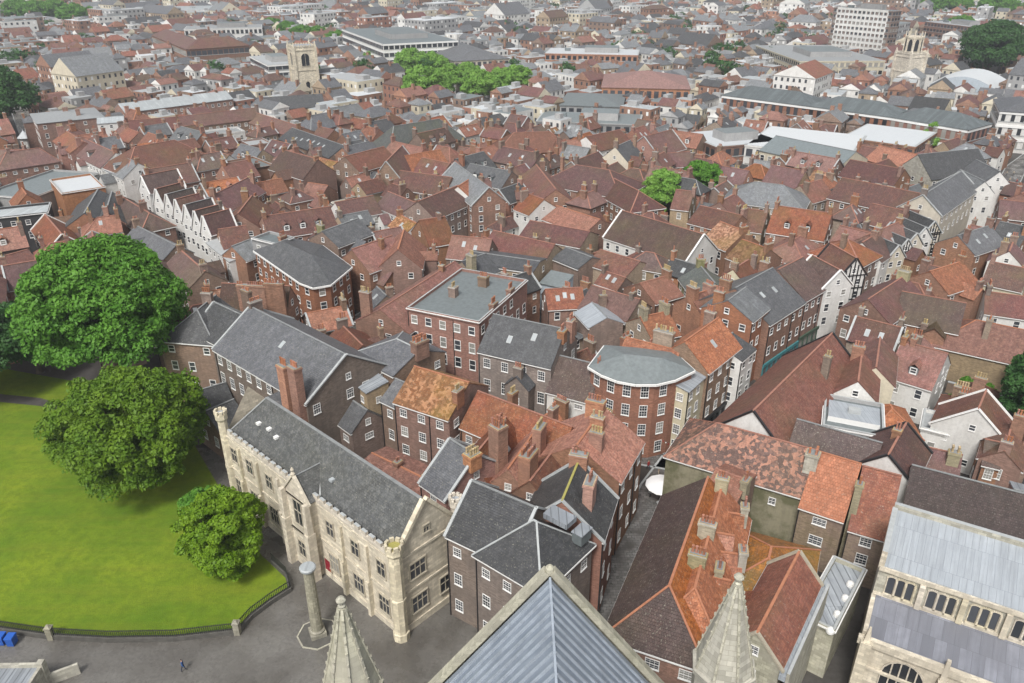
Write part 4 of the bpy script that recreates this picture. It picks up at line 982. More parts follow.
H('orange hipped roof on a plain brick building above the garden', 'R', (972,320),(1040,334), W=12, zr=9.5, ze=5.8, t='h0', roof='orange', wall='buff', ch=[(.0,-.4,3,1.8,'v','buff',.9)], ns=2, nowin=True)
H('small red roofed outhouse with tall stack by the churchyard edge', 'R', (1004,452),(1012,424), W=5, zr=8.5, ze=6.5, roof='redbrown', wall='brick', ch=[(-.9,0,3,1.5),(.6,.3,4,2.5)])
H('brick house cut by the right edge above the leaded church', 'E', (1011,520),(1040,528), W=8, zr=11, ze=9.5, roof='lead', wall='brickr', ch=[], ns=3)
H('white flat roofed yard building beside the rust-red cottage', 'E', (920,430),(948,437), W=6, zr=5, ze=5, t='flat', roof='flatlight', wall='render', ch=[], ns=1)
H('low brown roof between the gabled cottage and the long dark roof', 'R', (918,446),(962,456), W=7, zr=9, ze=6.5, roof='maroon', wall='mossbuff', ch=[(.6,-.3,2,1,'v','mosscap',1.4)])
H('red roofed wing right of the long dark roofed house', 'R', (985,440),(1003,444), W=6, zr=8, ze=6, roof='brown', wall='brick', ch=[])

# --------- block between narrow street and church
H('range with dark brown slope to the narrow street and orange tiled back, bottom right', 'R', (668,590),(708,478), W=9.5, zr=14, ze=10, t='h0', roof='darktile', roof2='orange', wall='brick', ridge='ridge_orange', ch=[(-.2,-.35,4,.9,'v','mosscap'),(.2,-.35,4,1.2,'v','mosscap'),(.93,-.35,3,1.2,'v','mosscap')], ns=3, win=(1.3,1.5))
H('orange tiled rear range of small gables beside the stone pinnacle', 'R', (694,592),(722,486), W=7, zr=13.6, ze=10, t='h0', roof='orange', wall='brick', ridge='ridge_orange', ch=[], ns=3)
H('small orange gabled wing with a tiny window, upper one of two', 'R', (716,512),(744,516), W=4, zr=12.2, ze=10, roof='orange', wall='brickb', ch=[(1.0,.2,2,1.2,'v','greystone')])
H('small orange gabled wing stepping down, lower one of two', 'R', (712,552),(742,556), W=5, zr=12, ze=9.6, roof='orange', wall='brickb', ch=[(1.0,-.1,3,1.2,'v','greystone')])
H('narrow orange gable with ridge facing the pinnacle, between two cream stacks', 'R', (706,532),(734,537), W=3.6, zr=13.0, ze=10.5, roof='orange', wall='brickb', ch=[], ridge='ridge_orange')
H('short red pantile gable at the foot of the orange range', 'R', (700,575),(730,582), W=4.2, zr=12.2, ze=9.6, roof='red', wall='brickb', ch=[(.2,.3,3,1.2,'v','mosscap')], ridge='ridge_orange')
H('brick wing with grey lead roof behind the orange rear range', 'R', (716,470),(748,482), W=6, zr=11.5, ze=10.5, roof='salmon', wall='brickb', ch=[(1.0,-.3,3,1.0,'v','mosscap')], nowin=True)
H('square roof covered in orange and green moss beside the stone pinnacle', 'R', (772,545),(768,562), W=9.5, zr=9.6, ze=7.2, t='h', roof='mossorange', wall='oldbrick', ch=[], ns=2)
H('red pantiled hall with stone gable and parapet right of the stone pinnacle', 'R', (799,553),(757,634), W=5.0, zr=13.0, ze=10.2, roof='red', wall='greystone', ch=[], cope='mull', ridge='ridge_orange', ns=2, fasc='flashing')
H('lower red pantiled side roof attached before the stone hall', 'R', (768,590),(745,632), W=6.4, zr=11, ze=8.6, roof='red', wall='greystone', ch=[], nowin=True)
hv = [h_ for h_ in HOUSES if h_['root'].get('label','').startswith('red pantiled hall')][-1]
m_ = MB(); s_ = 1 if (hv['v'].x > 0) else -1
for off_, hw_, z0_, z1_, mt_ in ((hv['W']/2+.36, .30, 9.2, 9.85, 'leadwhite'), (hv['W']/2+.82, .14, 0, 10.4, 'greystone')):
    c_ = hv['c'] + hv['v']*s_*off_; m_.box(tuple(c_), tuple(hv['u']), hv['L']/2+.3, hw_, z0_, z1_, mt_, top='leadwhite' if mt_ == 'leadwhite' else 'flashing')
part(m_, 'parapet', hv['root'], True)
h = H('flat lead roofs with four round domed vents between hall and church', 'K', (800,618),(834,634),(874,576), ze=6.4, zr=6.4, t='flat', roof='lead', wall='greystone', ch=[], nowin=True)
hv = HOUSES[-1]
for (px,py) in ((851,582),(846,596),(838,612),(831,628)):
    q_ = P(px,py,6.9); m_ = MB(); m_.lathe(q_, [(.42,6.35),(.42,6.6),(.34,6.85),(.15,6.97)], 12, 'white_paint'); part(m_, 'domed_vent', hv['root'])
def house_low(*a, **k): pass
# ================================================================= LEADED CHURCH, bottom right
cz, az = 13.2, 8.6
A = P(880,566,cz); B = P(1024,614,cz); u = (B-A).normalized(); v = Vector((-u.y,u.x)); v = v if v.dot(A) > 0 else -v
Lc = 46.0; depth = (P(893,509,14.8)-A).dot(v); aw = abs((P(858,636,az)-A).dot(v)); 
root = empty('leaded_church', 'cream stone church with pale lead roofs and arched clerestory windows, bottom right', 'church')
cc = A + u*Lc/2; root.location = (cc.x, cc.y, 0)
def C_(a, b, z): p = A + u*a + v*b; return (p.x, p.y, z)
mark((cc+v*(depth-aw)/2).x, (cc+v*(depth-aw)/2).y, u.x, u.y, Lc/2, (depth+aw)/2+.5)
m_ = MB()
m_.face([C_(0,0,0),C_(Lc,0,0),C_(Lc,0,cz),C_(0,0,cz)], 'greystone'); m_.face([C_(0,depth,0),C_(0,0,0),C_(0,0,cz),C_(0,depth,cz+1.6)], 'greystone'); m_.face([C_(Lc,depth,0),C_(0,depth,0),C_(0,depth,cz+1.6),C_(Lc,depth,cz+1.6)], 'greystone')
m_.face([C_(0,-aw,0),C_(Lc,-aw,0),C_(Lc,-aw,az-.5),C_(0,-aw,az-.5)], 'stone'); m_.face([C_(0,0,0),C_(0,-aw,0),C_(0,-aw,az-.5),C_(0,0,az+.9)][::-1], 'stone'); m_.face([C_(0,-aw,0),C_(0,0,0),C_(0,0,az+.9),C_(0,-aw,az-.5)][::-1], 'stone') if 0 else None
m_.box(C_(Lc/2,-.12,0), (u.x,u.y), Lc/2, .12, cz-.35, cz+.12, 'stone'); m_.box(C_(Lc/2,-.1,0), (u.x,u.y), Lc/2, .1, az+1.15, az+1.4, 'stone')
m_.box(C_(Lc/2,-aw-.12,0), (u.x,u.y), Lc/2+.3, .25, az-.5, az+.35, 'stone')
m_.box(C_(.15,-aw/2,0), (v.x,v.y), aw/2, .2, az-.5, az+1.0, 'stone'); m_.box(C_(Lc/2,-aw-.2,0), (u.x,u.y), Lc/2, .12, az-3.4, az-3.1, 'stone')
m_.box(C_(.12,depth/2,0), (v.x,v.y), depth/2, .25, cz-.2, cz+1.9, 'stone', top='flashing'); m_.box(C_(Lc/2,depth+.2,0), (u.x,u.y), Lc/2, .25, cz+.6, cz+2.3, 'greystone', top='flashing')
part(m_, 'wall', root, True)
m_ = MB(); vs = [C_(.35,.0,cz+.2),C_(Lc,.0,cz+.2),C_(Lc,depth,cz+1.7),C_(.35,depth,cz+1.7)]; m_.slab(vs, [(0,1,2,3)], .15, 'leadwhite'); part(m_, 'nave_roof', root, True)
m_ = MB(); vs = [C_(.35,-aw+.1,az),C_(Lc,-aw+.1,az),C_(Lc,-.02,az+1.2),C_(.35,-.02,az+1.2)]; m_.slab(vs, [(0,1,2,3)], .12, 'leadpanel')
part(m_, 'aisle_roof', root, True)
def arch_win(root, ctr, nn, w_, h_, nl, name='window', square=False):
    """pointed-head window: dark glass, stone mullions and hood"""
    u_ = Vector((-nn.y, nn.x, 0)); m_ = MB(); base = Vector(ctr) + nn*.02; g_ = []
    k = 8; spr = h_*(.62 if not square else .90)
    prof = [(-w_/2, 0), (w_/2, 0), (w_/2, spr)] + [(w_/2*math.cos(t*math.pi/k), spr + (h_-spr)*math.sin(t*math.pi/k)) for t in range(1, k)] + [(-w_/2, spr)]
    m_.face([base + u_*x + Vector((0,0,z)) for x, z in prof], 'glass')
    for i in range(1, len(prof)):
        a, b = prof[i], prof[(i+1) % len(prof)]
        m_.beam(base + u_*a[0] + Vector((0,0,a[1])) , base + u_*b[0] + Vector((0,0,b[1])), .2, .16, 'stone')
    for j in range(1, nl):
        x = -w_/2 + w_*j/nl; zt = spr + (h_-spr)*math.sqrt(max(0, 1-(2*x/w_)**2))
        m_.box(tuple((base + u_*x + nn*.04)[:2]), (u_.x,u_.y), .06, .07, base.z, base.z + zt, 'stone')
    m_.box(tuple((base + nn*.08)[:2]), (u_.x,u_.y), w_/2+.15, .14, base.z-.2, base.z-.01, 'stone')
    return part(m_, name, root)
nn = Vector((-v.x,-v.y,0))
for k in range(12):
    a = 2.2 + k*3.65
    if a > Lc-1: break
    for j in (-1,0,1): arch_win(root, C_(a + j*.84, -.02, az+1.65), nn, .74, 2.15, 1, square=True)
    m_ = MB(); m_.box(C_(a+1.82,-.2,0), (u.x,u.y), .25, .2, az+1.2, cz-.4, 'stone'); part(m_, 'pilaster', root)
for k in range(6):
    a = 4.2 + k*6.2
    arch_win(root, C_(a, -aw-.02, az-6.4), nn, 3.6, 5.2, 5)
    m_ = MB(); m_.box(C_(a+3.1,-aw-.5,0), (u.x,u.y), .4, .5, 0, az-1.2, 'stone', taper=.9); m_.box(C_(a+3.1,-aw-.2,0), (u.x,u.y), .28, .26, az-1.2, az+1.3, 'stone', taper=.6); part(m_, 'buttress', root)
m_ = MB(); m_.box(C_(.5,-aw-.4,0), (u.x,u.y), .5, .5, 0, az+.2, 'stone'); m_.box(C_(.5,-aw-.4,0), (u.x,u.y), .3, .3, az+.2, az+2.0, 'stone', taper=.3); part(m_, 'pinnacle', root)
HOUSES.append(dict(root=root, c=cc, u=u, v=v, L=Lc, W=depth, ze=cz, zr=cz, roof='lead', wall='stone', dist=cc.length))

# ================================================================= MIDDLE DISTANCE, left
def G(label, a, b, W, zr, ze, roof, wall='brick', **k): return H(label, 'R', a, b, W=W, zr=zr, ze=ze, roof=roof, wall=wall, **k)
ords = ['first','second','third','fourth','fifth','sixth','seventh','eighth','ninth','tenth']
apx = [(141,176.5),(155.5,189.6),(166,195),(175,200),(184.5,205.5),(194,211.5),(202.5,216.5)]
gcols = ['brown','brown','darktile','maroon','darktile','brown','maroon']
for k, (x, y) in enumerate(apx):
    G(ords[k] + ' of seven white gabled shop houses in a row, counted from the far end', (x,y), (x+ (36 if k == 0 else 27), y-7), 6.2 if k == 0 else 4.0, 13.5, 9.5, gcols[k], 'render', name='shop_house', cat='shop house', ch=[(.9,0,2,1.0)] if k % 2 else [], group='white gabled shop houses', cope='white_paint', ns=3)
H('plain white walled house at the near end of the gabled row', 'E', (207,243), (230,262), W=8, ze=8.5, zr=9.8, roof='flatlight', wall='render', ch=[], t='lean', ns=3)
H('brown and grey roofed brick house beyond the near end of the gabled row', 'R', (218,230),(246,226), W=9, zr=12, ze=9, roof='redbrown', wall='brick', ch=[])
H('light slate slope on a brick house next to the rounded corner block', 'R', (232,247),(250,240), W=7, zr=11.5, ze=9, roof='lslate', wall='brick', ch=[])
H('long white three-storey terrace front with grey and red-brown roof, upper left street', 'E', (71,153),(101,168), W=10, ze=9.5, zr=13, roof='redbrown', wall='render', ns=3, dorm=1)
H('white terrace front with light slate roof, second from the corner block', 'E', (101,168),(123,179), W=10, ze=9, zr=12.5, roof='lslate', wall='render', ns=3, dorm=1)
H('pinkish brick terrace house beside the hipped corner block, upper left', 'E', (53,141),(71,153), W=9, ze=10.5, zr=13, roof='red', wall='brickr', ns=3)
G('broad hipped red-brown roof over the white terrace, upper left', (132,148), (177,140), 16, 15, 9.5, 'redbrown', t='h', ch=[])
H('corner block with pale grey hipped roof by the big dark tree', 'K', (30,114), (37,124), (96,110), ze=12, zr=13.5, t='h', roof='flatlight', wall='brick', ns=4, ch=[(0,0,4,1.5),(.6,.3,3,1.5)])
H('pale roofed white ended building joining the grey corner block', 'E', (97,124), (124,122), W=12, ze=11, zr=12, roof='zinc', wall='render', ch=[])
G('long brick terrace with pale lead roof and white end wall', (118,104), (226,91), 11, 13.5, 11, 'zinc', 'brick', ch=[(-.7,0,3,1),(-.3,0,3,1),(.3,0,4,1),(.8,0,3,1)], ns=3)
G('maroon tiled range in front of the pale roofed terrace', (128,121), (178,117), 11, 11.5, 8.5, 'maroon', 'brick', ns=3)
G('long maroon tiled roof over brick range, right part behind the dormers', (178,117), (256,108), 11, 12.5, 9.5, 'redbrown', 'brickb', ns=3)
H('white modern annexe with strip windows in front of the maroon range', 'E', (205,137), (245,132), W=9, ze=7.5, zr=7.5, t='flat', roof='flatlight', wall='render', ch=[], ns=2)
G('brown tiled roof and buff gable at the left edge, near the white kiosk', (-12,150), (24,150), 14, 11, 7, 'redbrown', 'buff', ch=[(.8,.3,2,1)])
H('low light grey flat-roofed shop range at the left edge', 'K', (-20,196), (30,200), (68,172), ze=7.5, zr=7.5, t='flat', roof='flatgrey', wall='greyrender', ch=[], nowin=True)
H('orange brick block with bright white flat roof', 'K', (50,181), (62,195), (103,186), ze=10, zr=10, t='flat', roof='white_roof', wall='bricko', ch=[], nowin=True)
H('blue-grey flat-roofed block with a dark glass front at the left edge', 'E', (-25,222), (48,214), W=9, ze=9.5, zr=9.5, t='flat', roof='zinc', wall='timber', ch=[], ns=3)
G('dark grey tiled gabled roof beside the white flat roof', (84,214), (98,190), 11, 11.5, 8, 'dslate', 'bricko', ch=[], nowin=True)
G('dark grey tiled gable with tall brick stack above the great tree', (106,212), (112,192), 8, 11.5, 8, 'dslate', 'bricko', ch=[(-1.0,0,3,1.5,'u','bricko',1.1)])
G('red tiled roof with white gable coping above the left side of the great tree', (45,215), (62,235), 7, 11, 8, 'red', 'brickb', ch=[], cope='white_paint')
G('brown-tiled brick house at the left edge behind the great tree', (-15,262), (28,250), 9, 10, 7, 'redbrown', 'brickb')
G('red roofed brick house between white flat roof and left street', (120,196),(150,214), 8, 11, 8, 'brown', 'brick', t='h')
G('small grey roofed shop across the street from the gabled row', (136,226), (176,246), 7, 10, 7.5, 'slate', 'brickb')
G('brown roofed shop house across the street, nearer the great tree', (180,250),(205,272), 8, 11, 8, 'brown', 'brickb', ch=[(-.9,0,3,1.5),(.9,0,3,1.5)])
# --------- middle distance, centre left
G('light slate roofed house with white gable beside the dark skylit shed', (327,109), (358,104), 11, 12, 9, 'lslate', 'render', ch=[])
G('long dark shed roof with a row of white rooflights', (292,128), (344,146), 11, 11, 8, 'dslate', 'brickb', ch=[], sky=6, nowin=True)
G('long red roof of flat pitch left of the rooflit dark shed', (240,108), (304,128), 10, 11, 8.5, 'redbrown', 'brick')
G('long dark ridge roof in front of the cream stone church tower', (256,98), (322,94), 12, 12, 8, 'dslate', 'brickb', ch=[])
G('big old green-grey slate roof sloping towards a small rooflight', (392,127), (441,119), 13, 13.5, 7, 'greenslate', 'brickb', ch=[], t='h', nowin=True)
G('red tiled hall with white windows, beside the gabled brick school', (345,157), (384,147), 11, 13.5, 10, 'red', 'brickb', ch=[])
G('dark brick gabled hall with stone coping and tall white window', (386,162), (402,146), 8.5, 15, 9.5, 'redbrown', 'brickb', cope='cream' if 0 else 'flashing', ch=[])
G('orange-red tiled roof behind the brick gabled hall', (395,158), (440,150), 10, 13, 9, 'orange', 'brick', ch=[])
G('brown-red tiled long roof right of the brick gabled hall', (400,171), (452,178), 10, 12, 8.5, 'redbrown', 'brick', ch=[])
G('maroon tiled roof with two little rooflights, before the slate gable', (422,158), (450,164), 9, 12.5, 9, 'maroon', 'brick', ch=[], sky=2)
G('big red-brown roof with white windowed front, centre left', (418,202), (458,186), 10, 12.5, 9, 'redbrown', 'brickb', ch=[], ns=3)
G('white end-walled orange roofed house in the lane', (458,187), (472,178), 9, 13, 9.5, 'orange', 'render', ch=[], ns=3)
G('tall brick gable with silver-grey slate roof', (489,188), (455,163), 9, 14, 10, 'lslate', 'brick', cope='flashing', ch=[], ns=4)
G('slate roofed house with two white dormers, right of the silver-grey gable', (470,164), (512,172), 10, 12, 8.5, 'slate', 'brickb', dorm=2)
G('brown roof and white gable end in the yard, centre left', (388,192), (415,203), 8, 11, 8, 'maroon', 'render', ch=[])
G('red-brown tiled roof over long white framed window strip', (335,203), (373,196), 9, 11, 7.8, 'redbrown', 'render', ch=[], ns=2)
G('slate roof with wooden framed edge behind the rounded corner block', (322,232), (358,219), 9, 13, 10.5, 'slate', 'brickb', ch=[(-.9,.2,4,1.4,'v','mossbuff')])
G('patchy brown roof with several small red dormers behind the corner block', (262,217), (330,207), 12, 12, 8.5, 'redbrown', 'brick', dorm=3)
G('bare brick gable with dark roof left of the bright orange lean-to', (283,150), (318,160), 11, 14, 9.5, 'brown', 'brick', ch=[(-.9,0,3,1),(.9,0,3,1)], nowin=True)
G('bright orange lean-to roof between brick gables', (308,183), (328,186), 7, 9.5, 7, 'orange', 'brick', ch=[], nowin=True)
G('red gabled brick house behind the seven white gables', (222,165), (250,160), 10, 12.5, 9, 'red', 'bricko')
G('dark brown long roof right behind the seven white gables', (212,196), (248,178), 9, 12, 8.5, 'maroon', 'brick')
G('brown tiled cottage row end near the slate slope', (238,214), (252,196), 9, 12, 8.5, 'redbrown', 'brick')
H('flat white roofed building between red roofs, left of the skylit shed', 'E', (250,147),(272,144), W=9, ze=8, zr=8, t='flat', roof='flatlight', wall='brick', ch=[])
# --------- centre
G('broad salmon-red roof in the centre, left of brick gable', (512,133), (552,132), 14, 12, 7, 'salmon', 'brick', t='h', ch=[])
G('salmon-red small roof joined to the broad one in the centre', (556,141), (580,140), 10, 11, 7.5, 'salmon', 'brick')
G('red roofed house with white walled end, centre', (586,137), (620,130), 12, 12.5, 9, 'redbrown', 'render', ch=[], ns=3)
G('brick chapel gable with tall arched white window, by the bright tree', (644,137), (672,130), 12, 14, 9, 'redbrown', 'brickr', cope='flashing', ch=[], ns=2, win=(1.4,2.4))
G('purple-grey hipped slate roof right of the chapel gable', (664,154), (690,152), 10, 10, 7, 'maroon', 'brick', ch=[])
G('wide hipped maroon roof over brick building, left of the bright green tree', (574,165), (612,171), 16, 13, 8.5, 'maroon', 'brick', t='h', ch=[(-.9,.4,2,1)], ns=3)
G('wing of the wide hipped maroon roof', (612,178), (640,192), 10, 11.5, 8, 'maroon', 'brick', t='h1', ch=[], nowin=False)
G('red roof with white gable wall near the wide hipped maroon roof', (528,194), (544,200), 9, 12, 9, 'red', 'render')
G('maroon roof at the centre with a small white chimney', (536,165), (556,190), 10, 12, 8.5, 'redbrown', 'brick')
G('orange flat-pitched roof behind the purple-brown shed', (556,206), (600,220), 10, 9.5, 7.2, 'orange', 'brick', ch=[])
G('pinkish grey tiled roof left of the half-timbered hall', (530,221), (590,232), 10, 9, 6.8, 'maroon', 'buff', ch=[], nowin=True)
G('long brown tiled roof on half-timbered hall with white gable end', (622,211), (704,235), 12, 12.5, 7.5, 'brown', 'render', ch=[], cope='white_paint')
G('brown tiled cross roof by the bright tree', (676,190), (694,192), 10, 11, 7.5, 'redbrown', 'buff', ch=[(1.0,0,4,1.3)])
G('slate lean roof between shed and half-timbered hall', (566,248), (592,258), 8, 8.5, 7, 'slate', 'brickb', ch=[], nowin=True)
G('small brown pyramid roof by the half-timbered hall', (644,252),(656,254), 7, 9, 6.5, 'brown', 'buff', t='h', ch=[])
G('mottled orange and brown roof right of the half-timbered hall', (720,222), (745,232), 10, 11, 7.5, 'lichen', 'brick')
G('second mottled orange roof behind the long slate shop', (742,240), (770,250), 9, 11, 8, 'lichen', 'brick')
G('dull yellow-green lichened roof beside square brick stack', (700,266), (715,284), 8, 11, 8.5, 'greenslate', 'mossbuff', ch=[(-1,0,3,1.6,'v','mossbuff',1.2)])
G('low red-brown roofs before the half-timbered hall', (600,250), (640,262), 9, 8.5, 6.5, 'redbrown', 'buff', ch=[])
G('red brick-toned house by the yard left of the mossy stack', (640,284), (668,276), 9, 10, 7.5, 'salmon', 'brick')
G('orange roofed yard house behind the brick shop', (690,296), (712,290), 8, 12, 9, 'orange', 'bricko', ch=[(-.8,0,5,1.8,'v','bricko',1.2),(.7,0,5,1.4,'v','bricko',1.2)])
G('brown hipped roof with small white shed in front, right of the green trees', (700,206), (742,216), 10, 11, 8, 'redbrown', 'brick')
G('grey pyramid slate roof right of the dark green tree', (752,182), (786,186), 14, 12, 8, 'lslate', 'buff', t='h', ch=[])
G('brown tiled brick house right of the long half-timbered hall', (738,208), (768,212), 11, 11, 7.5, 'redbrown', 'buff')
# --------- right middle distance
G('red-brown roof with two round white dormers, right of centre', (775,206), (832,214), 13, 12.5, 8, 'red', 'brick', dorm=2)
G('long maroon roof above a plain brick wall, right of centre', (842,178), (930,196), 13, 13, 9, 'redbrown', 'brick', ch=[])
G('maroon roof stepping down behind the long maroon roof', (850,160), (905,170), 12, 12, 8.5, 'maroon', 'brick')
G('orange tiled roof below the pale flat roofs, upper right', (880,146), (925,157), 12, 12, 8.5, 'orange', 'brick', ch=[])
G('long grey metal roof on a cream hall, upper right', (776,136), (856,152), 16, 12.5, 9, 'flatgrey', 'cream', ch=[], ns=2, win=(1.4,1.8))
G('dark slate church-like roof with pinnacled edge, upper right', (918,155), (978,149), 13, 14, 8.5, 'dslate', 'greystone', ch=[])
G('pink-red roof behind the timbered gable', (840,226), (880,236), 9, 12, 8.5, 'red', 'brick')
G('pinkish gabled roof with pale rooflight right of the timbered gable', (866,236), (900,222), 9, 12.5, 9, 'salmon', 'brick', sky=1)
G('red roof with cream gable and white kiosk-like vent, right', (800,186), (822,180), 9, 11, 7.5, 'red', 'buff')
G('red roof beside street with many stacks, upper right', (872,204), (908,212), 9, 12, 8.5, 'redbrown', 'brick')
G('slate roofed house with cream gable inside the right-hand block', (958,236), (990,226), 9, 11.5, 8.5, 'slate', 'brick', sky=2)
G('grey roofed house with pale rooflight near the right edge', (1000,222), (1030,228), 10, 11, 8, 'dslate', 'brick', sky=1)
G('brown roofed brick house at the right edge beyond the shopping street', (1000,200), (1036,204), 10, 11.5, 8.5, 'maroon', 'brick')
G('brown tiled roof with orange half, right of the wide brown tiled house', (930,272), (962,262), 9, 11.5, 8.5, 'orange', 'brick')
G('buff gabled house with brown roof near the right edge', (990,262), (1030,270), 10, 10.5, 7.5, 'brown', 'cream')
G('maroon tiled roof with white parapet strip near the right edge', (985,292), (1030,298), 9, 9, 6.5, 'maroon', 'render')

# ================================================================= LANDMARKS FURTHER AWAY
def block(label, kind, a, b, c=None, W=14, z=14, roof='flatlight', wall='greyrender', name='office_block', cat='office block', nf=4, bays=None, strip='glass', frame=None, piers=False, penth=True, t='flat', zr=None):
    """large block with floor bands: each floor's window strip is one part"""
    cc, u, v, L, W = canon(kind, a, b, c, W, z, z, 'flat')
    root = empty(name, label, cat); root.location = (cc.x, cc.y, 0); mark(cc.x, cc.y, u.x, u.y, L/2, W/2)
    m_ = MB(); m_.box(cc, (u.x,u.y), L/2, W/2, 0, z, wall); m_.box(cc, (u.x,u.y), L/2+.2, W/2+.2, z-.1, z+.4, wall, top='flashing'); part(m_, 'wall', root, True)
    if t == 'flat':
        m_ = MB(); m_.box(cc, (u.x,u.y), L/2-.5, W/2-.5, z+.35, z+.5, roof)
    else:
        m_ = MB(); zr = zr or z+4; flip = u.x*v.y - u.y*v.x < 0
        def p_(a_, b_, z_): return (cc.x+u.x*a_+v.x*b_, cc.y+u.y*a_+v.y*b_, z_)
        i_ = min(W/2*.9, L/2-1); V = [p_(-L/2-.4,-W/2-.4,z+.42),p_(L/2+.4,-W/2-.4,z+.42),p_(L/2+.4,W/2+.4,z+.42),p_(-L/2-.4,W/2+.4,z+.42),p_(-L/2+i_,0,zr),p_(L/2-i_,0,zr)]
        F = [(0,1,5,4),(2,3,4,5),(3,0,4),(1,2,5)]; m_.slab(V, [f[::-1] for f in F] if flip else F, .2, roof)
    part(m_, 'roof', root, True)
    if penth:
        m_ = MB(); m_.box(cc + u*L*.1, (u.x,u.y), L*.18, W*.25, z+.5, z+3.2, 'greyrender', top='flatgrey'); m_.box(cc - u*L*.28, (u.x,u.y), 1.6, 1.2, z+.5, z+1.9, 'flatgrey'); part(m_, 'plant_room', root)
    fh = z/nf
    for nn_, half, off in ((-v, L/2, W/2), (u, W/2, L/2), (-u, W/2, L/2)):
        mid = cc + nn_*off
        if nn_.dot(mid) > 0: continue
        uu = Vector((-nn_.y, nn_.x)); nb_ = max(2, int(2*half/3.0))
        for f_ in range(nf):
            m_ = MB()
            for k in range(nb_):
                p = mid + uu*(-half + 2*half*(k+.5)/nb_) + nn_*.05; bw = half/nb_*(.62 if not bays else bays)
                m_.box(p, (uu.x,uu.y), bw, .06, fh*(f_+.35), fh*(f_+.85), strip)
            m_.box(mid + nn_*.05, (uu.x,uu.y), half-.3, .1, fh*(f_+.30), fh*(f_+.352), 'flashing')
            part(m_, 'window_band', root)
            if piers and half != L/2: continue
            if frame:
                m_ = MB(); hf = half*(.86 if piers else 1)
                m_.box(mid + nn_*.12, (uu.x,uu.y), hf, .12, fh*(f_+.88) if not piers else fh*(f_+.80), fh*(f_+1.08) if not piers else fh*(f_+1.24), frame)
                if piers:
                    for k in range(nb_+1): m_.box(mid + nn_*.14 + uu*(-hf + 2*hf*k/nb_), (uu.x,uu.y), .45, .12, fh*(f_+.24), fh*(f_+.80), frame)
                part(m_, 'floor_band', root)
    HOUSES.append(dict(root=root, c=cc, u=u, v=v, L=L, W=W, ze=z, zr=z, roof=roof, wall=wall, dist=cc.length)); return root
block('tall slab hotel with white balconied grid facade and brown brick ends, top right', 'E', (834,8), (893,12), W=9, z=33, wall='brickb', roof='flatgrey', name='hotel_tower', cat='hotel', nf=11, frame='render', bays=.55, piers=True)
block('white striped modern office block facing the green trees', 'K', (342,30), (383,45), (432,34), z=19, wall='render', roof='flatgrey', nf=5, frame='white_paint', bays=.8)
block('cream stone block with slate hipped roof beside the bright green trees', 'K', (414,46), (454,62), (500,56), z=13, wall='cream', roof='slate', t='h', zr=17, nf=3, penth=False, name='cream_block', cat='building')
block('brick shopping centre with dark glass bands and steep red roof, top left', 'E', (190,50), (249,46), W=18, z=15, wall='brick', roof='redbrown', t='h', zr=20, nf=3, bays=.85, penth=False, name='shopping_centre', cat='shopping centre')
block('angled left wing of the brick shopping centre with dark glass bands', 'E', (152,36), (186,50), W=16, z=15, wall='brick', roof='redbrown', t='h', zr=19.5, nf=3, bays=.85, penth=False, name='shopping_centre', cat='shopping centre')
block('pale grey flat roofed plant hall behind the brick shopping centre', 'E', (184,30), (262,28), W=26, z=15, wall='render', roof='flatlight', nf=3)
block('huge pale blue-grey roofed hall at the top left', 'E', (128,12), (225,10), W=60, z=13, wall='render', roof='zinc', nf=2, penth=False, name='large_hall', cat='hall')
block('modern glass and grid fronted block beside the cream stone church tower', 'K', (250,57), (268,66), (294,60), z=13, wall='greyrender', roof='flatlight', nf=4, frame='white_paint', bays=.85)
block('dark grey-green metal-roofed long curved building with striped pilaster front', 'K', (735,92), (738,98), (975,133), z=12, wall='pink', roof='copper', t='h', zr=17, nf=3, penth=False, name='long_building', cat='building') if 0 else None
for k, (x0,y0,x1,y1) in enumerate(((722,96,808,107),(808,107,890,118),(890,118,968,131))):
    block(['left','middle','right'][k] + ' section of the long dark slate-coloured roofed building with striped red and white front', 'E', (x0,y0), (x1,y1), W=17, z=11.5, wall='brickr', roof='copper', t='h', zr=15.5, nf=2, penth=False, name='long_building', cat='building', frame='white_paint', bays=.5)
block('big low white flat roof in front of the long dark metal roof', 'E', (745,146), (850,158), W=34, z=9.5, wall='render', roof='white_roof', nf=2, penth=False, name='market_hall', cat='building')
block('second white flat roof joined to the big white one', 'E', (842,138), (915,148), W=28, z=9.0, wall='brick', roof='white_roof', nf=2, penth=False, name='market_hall', cat='building')
block('white flat roofed brick building left of the big white roofs', 'K', (682,134), (716,148), (764,136), z=9.5, wall='brick', roof='white_roof', nf=2, name='flat_roofed_building', cat='building')
block('orange-brown roofed wide store hall in the upper centre', 'E', (602,88), (690,90), W=38, z=12, wall='bricko', roof='salmon', t='h', zr=17, nf=2, penth=False, name='store_hall', cat='building')
block('white roofed flat brick store behind the orange store hall', 'E', (545,54), (638,56), W=26, z=13, wall='bricko', roof='white_roof', nf=3, name='flat_roofed_building', cat='building')
block('grey sloping roofed store hall left of the orange store hall', 'E', (560,106), (622,108), W=30, z=9, wall='greyrender', roof='flatgrey', t='h', zr=12, nf=2, penth=False, name='store_hall', cat='building')
block('low grey roofed hall with rooftop machinery in the upper centre', 'E', (536,122), (640,126), W=20, z=8, wall='greyrender', roof='flatgrey', nf=2, name='store_hall', cat='building')
block('cream-walled office range left of the hotel slab', 'K', (756,46), (800,62), (838,48), z=12, wall='cream', roof='flatlight', nf=3, name='office_range', cat='office block')
